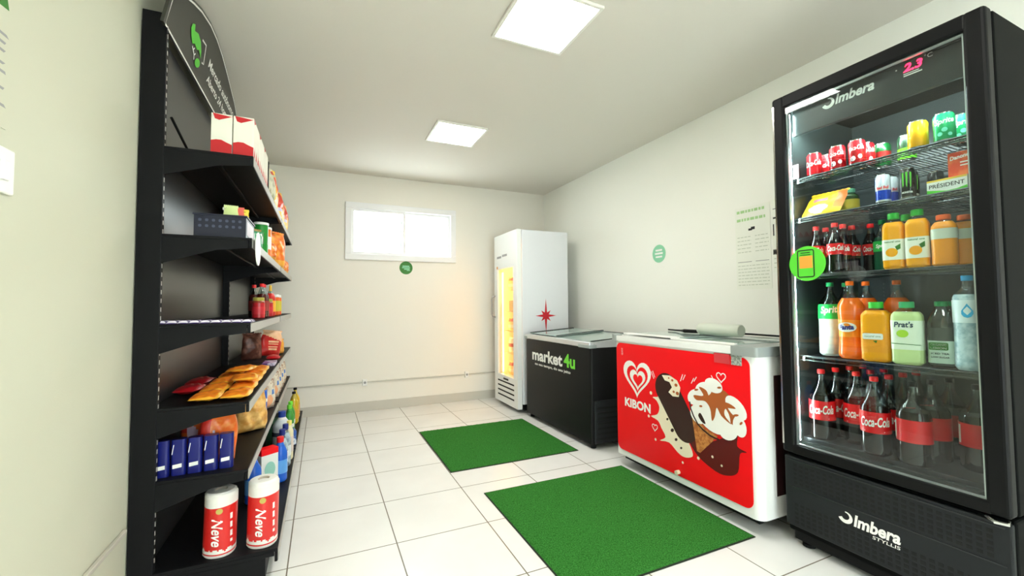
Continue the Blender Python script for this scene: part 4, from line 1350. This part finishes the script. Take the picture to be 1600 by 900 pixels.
ms = [mat('packet_limewhite', (206, 222, 150), .4), mat('packet_yellow', (236, 206, 60), .4), mat('packet_redwhite', (222, 90, 70), .4)]
for i, (x, y, a, m_, lb) in enumerate(((-.385, 2.30, .2, ms[0], 'pale lime sachet standing at the front of the dark blue basket'), (-.365, 2.33, .3, ms[2], 'red and white sachet standing in the dark blue basket'), (-.350, 2.37, .5, ms[1], 'yellow sachet standing at the right side of the dark blue basket'), (-.400, 2.36, .1, M['paper'], 'whitish sachet standing behind the others in the dark blue basket'))):
    s = thing('sachet', lb, 'sachet', (x, y, 1.516), a, 'sachets in the basket')
    pouch('sachet_body', .06, .145, .012, m_, s, 8, i + 20)
s = thing('hanging_disc', 'round white plastic disc hanging from the second shelf edge', 'sign', (-.270, 2.262, 1.467))
MB().prism(circle(0, 0, .076, n=48), (-.002, 0, 0), (0, 1, 0), (0, 0, 1), (1, 0, 0), .004).build('disc', M['white'], s)
MB().box((-.014, -.010, .030), (-.0025, .010, .045), .002).build('clip', M['white'], s)
tb = thing('chip_tube', 'green chip tube with white rim on the second shelf', 'tube', (-.333, 2.90, 1.5095), 1.0)
gm = mat('tube_green', (30, 140, 48), .35)
MB().lathe([(.038, 0), (.038, .006), (.038, .012), (.038, .175), (.038, .18)], 28, [1, 1, 0, 1]).build('tube', [gm, M['chrome']], tb, smooth=True)
MB().lathe([(.040, .176), (.040, .188), (.038, .190)], 28).build('lid', M['white'], tb, smooth=True)
t = MB(); flat(t, rrect(-.022, .06, .012, .13, .004, 2), cyl(.0386)); t.build('print', M['print_grey'], tb)
tb = thing('chip_tube', 'orange and white chip tube behind the green one', 'tube', (-.330, 3.06, 1.5095), 1.0)
MB().lathe([(.036, 0), (.036, .05), (.036, .13), (.036, .18)], 28, [0, 1, 0]).build('tube', [mat('tube_orange', (232, 120, 40), .35), M['white']], tb, smooth=True)
MB().lathe([(.038, .176), (.038, .188), (.036, .190)], 28).build('lid', M['white'], tb, smooth=True)
s = thing('sauce_packet', 'small green and white packet beside the hanging disc', 'packet', (-.325, 2.60, 1.5095), .9)
pouch('packet', .10, .085, .03, [mat('packet_mint', (70, 150, 110), .4), M['white']], s, 12, 31, matfn=lambda u, v: 1 if int(u * 6) % 2 and v > .3 else 0)
s = thing('sauce_packet', 'small brown-gold packet between the green packet and the green tube', 'packet', (-.35, 2.74, 1.5095), .8)
pouch('packet', .10, .12, .03, mat('packet_gold', (150, 128, 70), .4), s, 10, 32)
orb = [mat('bag_orange', (238, 116, 34), .35, noise=((250, 168, 60), 22, .45, .62)), mat('bag_orangelight', (250, 180, 70), .35)]
pt = thing('snack_bag', '', 'snack bag')
pouch('bag', .22, .235, .09, orb, pt, 18, 12, matfn=lambda u, v: 1 if v < .2 else 0)
P = Proto(pt)
g = 'orange snack bags on the second shelf'
P.put((-.345, 3.26, 1.5095), 1.2, 'orange snack bag nearest the tubes on the second shelf', g, scale=(1, 1, .55))
P.put((-.345, 3.86, 1.5095), 1.0, 'orange snack bag just past the seam, second shelf', g, scale=(1, 1, 1.2))
P.put((-.345, 4.16, 1.5095), 1.4, 'orange snack bag, middle of the far bay, second shelf', g)
P.put((-.345, 4.52, 1.5095), 1.3, 'orange snack bag farthest back on the second shelf', g)

# third shelf: chocolate bars near, sauces far
br = thing('chocolate_bar', '', 'chocolate bar')
ms = [mat('bar_purple', (66, 34, 116), .3), mat('bar_white', (226, 222, 234), .4)]
mb = MB(); mb.surf(lambda u, v: (-.019 + .038 * u, -.06 + .12 * v, .012 * (1 - abs(2 * u - 1) ** 4) * (1 if .06 < v < .94 else .25) + .001), 8, 16, matfn=lambda u, v: 1 if (v < .08 or .4 < v < .6) else 0)
mb.box((-.018, -.058, 0), (.018, .058, .0045), mi=0)
mb.build('wrapper', ms, br, fixn=False)
P = Proto(br)
for i in range(9):
    P.put((-.612 + i * .0385, 2.272, 1.1305), .0, f'purple and white chocolate bar lying flat, number {i + 1} from the wall on the third shelf' if False else ['purple chocolate bar nearest the wall, third shelf near end', 'purple chocolate bar, second from the back panel, third shelf', 'purple chocolate bar, third from the back panel, third shelf', 'purple chocolate bar, fourth from the back panel, third shelf', 'purple chocolate bar in the middle of the row, third shelf', 'purple chocolate bar, fourth from the shelf front edge', 'purple chocolate bar, third from the shelf front edge', 'purple chocolate bar, second from the shelf front edge', 'purple chocolate bar at the shelf front edge, third shelf'][i], 'purple chocolate bars lying on the third shelf')
ksc = bottle('ketchupjar', mat('jar_red', (196, 36, 44), .3), mat('jar_lid_gold', (176, 166, 70), .4), .125, .034, mat('jar_label', (214, 50, 60), .4), (.2, .55), None, fill=.74, neck=.026, shoulder=.74, capr=.03, clearmat=mat('jar_glass', (150, 70, 50), .2))
ksc.put((-.345, 2.95, 1.1305), 1, 'short red jar with yellowish lid, third shelf')
ksc.root['category'] = 'jar'
ksc.put((-.345, 3.42, 1.1305), 1, 'short red jar past the dark sauce bottles, third shelf')
sc = bottle('darksauce', mat('brown_sauce', (70, 22, 18), .2), M['redplastic'], .215, .030, mat('sauce_label', (150, 40, 34), .4), (.2, .5), None, fill=.7, neck=.011, shoulder=.58)
sc.put((-.345, 3.09, 1.1305), 1, 'dark brown sauce bottle right of the red jar, third shelf', 'dark sauce bottles')
sc.put((-.345, 3.19, 1.1305), 1, 'dark brown sauce bottle, second along the third shelf', 'dark sauce bottles')
sc.put((-.41, 3.27, 1.1305), 1, 'dark brown sauce bottle standing farther in, third shelf', 'dark sauce bottles')
ks = bottle('ketchup', mat('ketchup_red', (206, 40, 34), .3), mat('cone_cap', (240, 190, 60), .35), .225, .034, mat('ketchup_label', (240, 176, 50), .4), (.15, .5), None, fill=.74, neck=.008, shoulder=.56, capr=.009, caph=.04)
ks.put((-.34, 3.53, 1.1305), 1, 'red and yellow squeeze bottle with pointed cap, third shelf')
mu = bottle('mustard', mat('relish_orange', (226, 96, 40), .3), M['white'], .165, .033, mat('relish_label', (206, 190, 60), .4), (.2, .7), None, fill=.86, neck=.028, shoulder=.84, capr=.030)
mu.put((-.335, 3.80, 1.1305), 1, 'orange relish bottle with white lid past the shelf seam')
mu.put((-.335, 3.98, 1.1305), 1, 'orange relish bottle with white lid, farther one on the third shelf')

# fourth shelf
ob = [mat('cookie_orange', (246, 140, 34), .35, noise=((216, 92, 30), 30, .5, .68)), mat('cookie_gold', (252, 186, 60), .35)]
pt = thing('cookie_packet', '', 'packet')
po = pouch('packet', .112, .21, .026, ob, pt, 16, 41, pk=.15, wr=.25, matfn=lambda u, v: 1 if (v > .9 or v < .08 or u > .9) else 0)
po.rotation_euler = (-R(90), 0, 0)
po.location = (0, -.10, .0180)
P = Proto(pt)
g = 'orange cookie packets lying on the fourth shelf'
zz = .7835
lab = ['front edge', 'back side']
for r_ in range(5):
    for c_ in range(2):
        x = -.349 - c_ * .116 - (.004 * r_)
        P.put((x, 2.325 + r_ * .215, zz), .03 * math.sin(r_ * 2 + c_), f'orange cookie packet lying flat, {["nearest", "second", "third", "fourth", "farthest"][r_]} on the {lab[c_]} of the fourth shelf', g)
for i, (x, y, z, a) in enumerate(((-.36, 2.60, zz + .034, .15), (-.42, 2.95, zz + .034, -.2))):
    P.put((x, y, z), a, ['orange cookie packet lying on top of the flat ones, near', 'orange cookie packet lying on top of the flat ones, farther'][i], g)
pt = thing('cookie_packet', '', 'packet')
po = pouch('packet', .095, .19, .034, [mat('packet_red', (196, 26, 36), .35), mat('packet_pinkwhite', (230, 170, 150), .4)], pt, 14, 43, matfn=lambda u, v: 1 if (v > .6 and int(u * 8 + v * 9) % 3 == 0) else 0)
po.rotation_euler = (-R(90), 0, 0)
po.location = (0, -.095, .0225)
P = Proto(pt)
P.put((-.575, 2.53, zz), -.12, 'red packet lying flat against the orange ones, nearest', 'red packets lying on the fourth shelf')
P.put((-.585, 2.76, zz), -.10, 'red packet lying flat behind the nearest red one', 'red packets lying on the fourth shelf')
P.put((-.34, 3.80, zz), .10, 'red packet lying flat past the shelf seam', 'red packets lying on the fourth shelf')
s = thing('snack_bag', 'red and cream striped bag standing up on the fourth shelf', 'snack bag', (-.385, 4.02, zz + .0125), .75)
s.rotation_euler = (0, .12, .75)
pouch('bag', .19, .20, .06, [mat('bag_cream', (236, 190, 150), .4), mat('bag_redstripe', (200, 40, 36), .35)], s, 26, 51, matfn=lambda u, v: 0 if (v > .80 - .3 * (u - .2) or (int(v * 20) % 2 and .25 < u < .75 and .2 < v < .65)) else 1)
s = thing('snack_bag', 'dark brown bag standing left of the striped bag, fourth shelf', 'snack bag', (-.50, 3.92, zz), .5)
pouch('bag', .15, .20, .07, mat('bag_brown', (96, 56, 46), .35, noise=((150, 100, 84), 18, .45, .62)), s, 16, 52)
s = thing('snack_bag', 'small golden bag right of the striped bag', 'snack bag', (-.345, 4.28, zz), .9)
pouch('bag', .13, .12, .05, mat('bag_gold', (238, 168, 60), .35), s, 14, 53)
s = thing('chocolate_pack', 'flat purple and white pack at the shelf front past the cookies', 'pack', (-.335, 3.50, zz), 0)
MB().box((-.04, -.09, 0), (.04, .09, .022), .004).build('pack', mat('pack_purple', (104, 72, 140), .35, noise=((214, 206, 226), 26, .5, .58)), s)

# fifth shelf
blu = [mat('pack_blue', (14, 24, 112), .3), M['print_white'], mat('pack_bluedark', (16, 26, 104), .3)]
pt = thing('cookie_pack', '', 'packet')
MB().vbox((-.026, -.020, 0), (.026, .020, .150), .012, 4).build('wrapper', blu[0], pt, smooth=True)
t = MB(); f = plane((0, -.0206, 0), (1, 0, 0), (0, 0, 1))
flat(t, [(-.018, .030), (.014, .034), (.014, .050), (-.018, .046)], f); flat(t, [(-.022, .09), (-.019, .09), (-.013, .13), (-.016, .13)], f)
t.build('print', M['print_white'], pt)
P = Proto(pt)
g = 'blue cookie packs standing on the fifth shelf'
zf = .4875
for i in range(5):
    P.put((-.606 + i * .0565, 2.262 + .004 * i, zf), .0, ['blue cookie pack nearest the back panel, fifth shelf', 'blue cookie pack, second from the back panel, fifth shelf', 'blue cookie pack in the middle of the row of five', 'blue cookie pack, second from the front of the row of five', 'blue cookie pack nearest the shelf front in the row of five'][i], g)
pt = thing('snack_bag', '', 'snack bag')
pouch('bag', .15, .235, .075, [mat('bag_flame', (240, 112, 40), .35, noise=((250, 170, 96), 20, .5, .66)), mat('bag_lilac', (210, 190, 210), .4), mat('bag_crimson', (206, 50, 40), .35)], pt, 18, 61, matfn=lambda u, v: 1 if (u - .3) ** 2 + (v - .5) ** 2 < .02 else (2 if u < .2 and v > .5 else 0))
P = Proto(pt)
g = 'orange snack bags on the fifth shelf'
P.put((-.425, 2.36, zf), .45, 'bright orange snack bag behind the blue cookie packs', g)
P.put((-.53, 2.52, zf), .2, 'orange snack bag in the shade behind the blue packs', g)
P.put((-.53, 2.66, zf), -.2, 'orange snack bag deepest in the shade of the fifth shelf', g)
s = thing('bread_bag', 'golden brown bag of bread at the shelf front, fifth shelf', 'bread', (-.362, 2.86, zf), .55)
pouch('bag', .17, .225, .12, mat('bread_golden', (206, 150, 70), .35, noise=((238, 196, 120), 20, .42, .62)), s, 20, 71, wr=.2)
cb = bottle('bluecan', mat('blue_tin', (40, 96, 200), .3), mat('blue_tin_lid', (60, 120, 220), .3), .10, .036, M['print_white'], (.30, .5), None, fill=.93, neck=.034, shoulder=.92, capr=.036, caph=.006)
cb.put((-.335, 3.02, zf), 0, 'blue tin with white band past the bread bag, lower one', 'blue tins')
cb.put((-.335, 3.02, zf + .1005), 0, 'blue tin with white band stacked on the other', 'blue tins')
cb.root['category'] = 'tin'
s = thing('dark_pack', 'tall navy pack beside the blue tins on the fifth shelf', 'pack', (-.40, 3.22, zf))
MB().vbox((-.045, -.06, 0), (.045, .06, .24), .01).build('pack', mat('navy_pack', (34, 44, 66), .4), s, smooth=True)
nm = mat('noodle_pack', (222, 214, 196), .45, noise=((150, 100, 76), 14, .52, .60))
pt = thing('pasta_bag', '', 'bag')
pouch('bag', .17, .22, .07, [nm, mat('pasta_peach', (240, 176, 130), .4), mat('pasta_blue', (60, 120, 200), .4)], pt, 20, 81, matfn=lambda u, v: 1 if (u - .5) ** 2 + (v - .25) ** 2 < .045 else (2 if .62 < u < .78 and .45 < v < .62 else 0))
P = Proto(pt)
g = 'pale printed bags on the fifth shelf'
for i, y in enumerate((3.42, 3.80, 4.00, 4.22, 4.45)):
    P.put((-.35, y, zf), .95, ['pale printed bag nearest the navy pack', 'pale printed bag just past the seam, fifth shelf', 'pale printed bag, second past the seam, fifth shelf', 'pale printed bag, third past the seam, fifth shelf', 'pale printed bag farthest back, fifth shelf'][i], g)

# base shelf: paper towel packs and cleaning bottles
zb2 = .1205
pt = thing('paper_towel_pack', '', 'paper towel')
film = [mat('towel_red_film', (222, 40, 36), .28, coat=.3), mat('towel_white', (238, 236, 230), .5)]
h_ = .285
def tp(a, z): return .062 + .0025 * math.sin(3 * a + 9 * z)
mb = MB()
def tfn(u, v):
    a = 2 * PI * u; z = h_ * v
    rr_ = tp(a, z) * (1 if .02 < v < .97 else .93)
    return (rr_ * math.sin(a), -rr_ * math.cos(a), z)
def tm(u, v):
    if v > .80: return 1
    if v < .035: return 1
    a = (u + .5) % 1
    edge = .10 + .05 * abs(math.sin(u * 40)) * abs(math.cos(u * 23))
    if v < edge and v > .07: return 1
    if .125 < u < .155 and .2 < v < .7 and abs(math.sin(v * 23)) > .45: return 1
    return 0
mb.surf(tfn, 64, 44, matfn=tm)
mb.lathe([(.0575, .0005), (.0575, .001)], 32, mats=[1])
mb.build('film_wrap', film, pt, smooth=True)
MB().lathe([(.060, h_ - .004), (.052, h_ + .004), (.024, h_ + .005), (.021, h_ - .006), (.005, h_ - .008)], 32, [0, 0, 1, 1]).build('roll_top', [M['white'], mat('roll_core', (176, 168, 154), .6)], pt, smooth=True)
t = MB()
write(t, 'Neve', .125, .042, lambda u, v: cyl(.0665)(v, -u + .118), bold=.02, shear=.35, cu=0, cv=-.002, rot=0)
t.build('lettering', M['print_white'], pt)
t = MB(); flat(t, circle(.006, .212, .013, n=16), cyl(.0668)); t.build('gold_emblem', mat('emblem_gold', (196, 176, 90), .4), pt)
P = Proto(pt)
P.put((-.235, 2.285, zb2), -.02, 'red paper towel pack at the front corner of the base shelf', 'red paper towel packs')
P.put((-.398, 2.280, zb2), -.0, 'red paper towel pack farther in, partly in shade under the shelf', 'red paper towel packs', scale=(1, 1, .94))
s = thing('detergent_box', 'white detergent box with red top tilted behind the paper towels', 'box', (-.285, 2.93, zb2), .6)
MB().box((-.05, -.03, 0), (.05, .03, .24), .003).build('box', [mat('box_white', (232, 236, 230), .45)], s)
MB().box((-.0505, -.0305, .205), (.0505, .0305, .2415), .003).build('red_top', M['red'], s)
t = MB(); write(t, 'OMO', .07, .05, plane((0, -.0312, .13), (1, 0, 0), (0, 0, 1)), bold=.04, rot=.5) if False else flat(t, circle(0, .12, .032, .045, 20), plane((0, -.0312, 0), (1, 0, 0), (0, 0, 1)))
t.build('mint_print', mat('mint_print', (150, 206, 190), .5), s)
cl1 = bottle('bluecleaner', mat('blue_cleaner', (30, 96, 206), .25), M['redplastic'], .27, .040, mat('cleaner_label', (90, 160, 230), .4), (.2, .5), None, fill=.8, neck=.016, shoulder=.62, capr=.020, caph=.03, clearmat=mat('blue_bottle', (40, 106, 214), .25))
cl1.put((-.225, 3.03, zb2), 0, 'blue cleaner bottle with red cap on the base shelf', 'blue cleaner bottles')
cl1.put((-.335, 2.76, zb2), 0, 'blue cleaner bottle in the shade left of the detergent box', 'blue cleaner bottles')
cl2 = bottle('clearcleaner', mat('pale_cleaner', (176, 196, 206), .15, noise=((96, 120, 140), 20, .45, .62)), mat('navy_cap', (34, 48, 130), .35), .28, .034, mat('clear_label', (214, 222, 226), .4), (.25, .5), None, fill=.8, neck=.014, shoulder=.60, capr=.018, caph=.035)
cl2.put((-.225, 3.17, zb2), 0, 'clear cleaner bottle with navy cap, nearer one', 'clear cleaner bottles with navy caps')
cl2.put((-.215, 3.30, zb2), 0, 'clear cleaner bottle with navy cap, farther one', 'clear cleaner bottles with navy caps')
yb = bottle('bleach', mat('cream_bottle', (226, 218, 180), .35), mat('yellow_cap', (236, 222, 120), .35), .27, .027, mat('cream_label', (214, 200, 190), .4), (.2, .6), None, fill=.88, neck=.013, shoulder=.7, capr=.016, caph=.03)
yb.put((-.200, 3.43, zb2), 0, 'slim cream bottle with pale yellow top on the base shelf')
wb_ = bottle('softener', mat('white_bottle', (220, 228, 234), .3), mat('blue_cap', (40, 70, 160), .35), .30, .062, mat('softener_label', (60, 70, 90), .4), (.42, .52), None, fill=.8, neck=.022, shoulder=.62, capr=.026, caph=.04, clearmat=M['white'])
wb_.put((-.26, 3.62, zb2), 0, 'big white softener bottle with blue cap on the base shelf')
s = thing('soap_pack', 'small blue and white pack at the edge of the base shelf', 'pack', (-.205, 3.80, zb2), .2)
MB().box((-.028, -.05, 0), (.028, .05, .11), .006).build('pack', mat('soap_blue', (50, 96, 180), .35, noise=((226, 232, 240), 18, .5, .56)), s)
gbt = bottle('greenclean', mat('green_cleaner', (60, 150, 60), .3), M['print_green'], .26, .036, M['white'], (.3, .42), None, fill=.82, neck=.014, shoulder=.6, capr=.018, caph=.03, clearmat=mat('green_bottle', (80, 170, 76), .3))
gbt.put((-.235, 4.02, zb2), 0, 'green cleaner bottle with white band, nearer of two', 'green cleaner bottles')
gbt.put((-.235, 4.16, zb2), 0, 'green cleaner bottle with white band, farther of two', 'green cleaner bottles')
oil = bottle('oil', mat('cooking_oil', (206, 172, 30), .12, coat=.4), M['blackmatte'], .29, .042, mat('oil_label', (222, 160, 60), .4), (.15, .45), None, fill=.78, neck=.013, shoulder=.6, capr=.016, clearmat=mat('oil_neck', (190, 170, 60), .15))
oil.put((-.225, 4.45, zb2), 0, 'golden cooking oil bottle with black cap, nearer of two', 'cooking oil bottles')
oil.put((-.225, 4.66, zb2), 0, 'golden cooking oil bottle with black cap, farther of two', 'cooking oil bottles')
s = thing('green_box', 'dark green box between the white softener bottle and the green cleaners', 'box', (-.32, 3.90, zb2))
MB().box((-.06, -.10, 0), (.035, .10, .17), .004).build('box', mat('green_box', (32, 76, 48), .4), s)
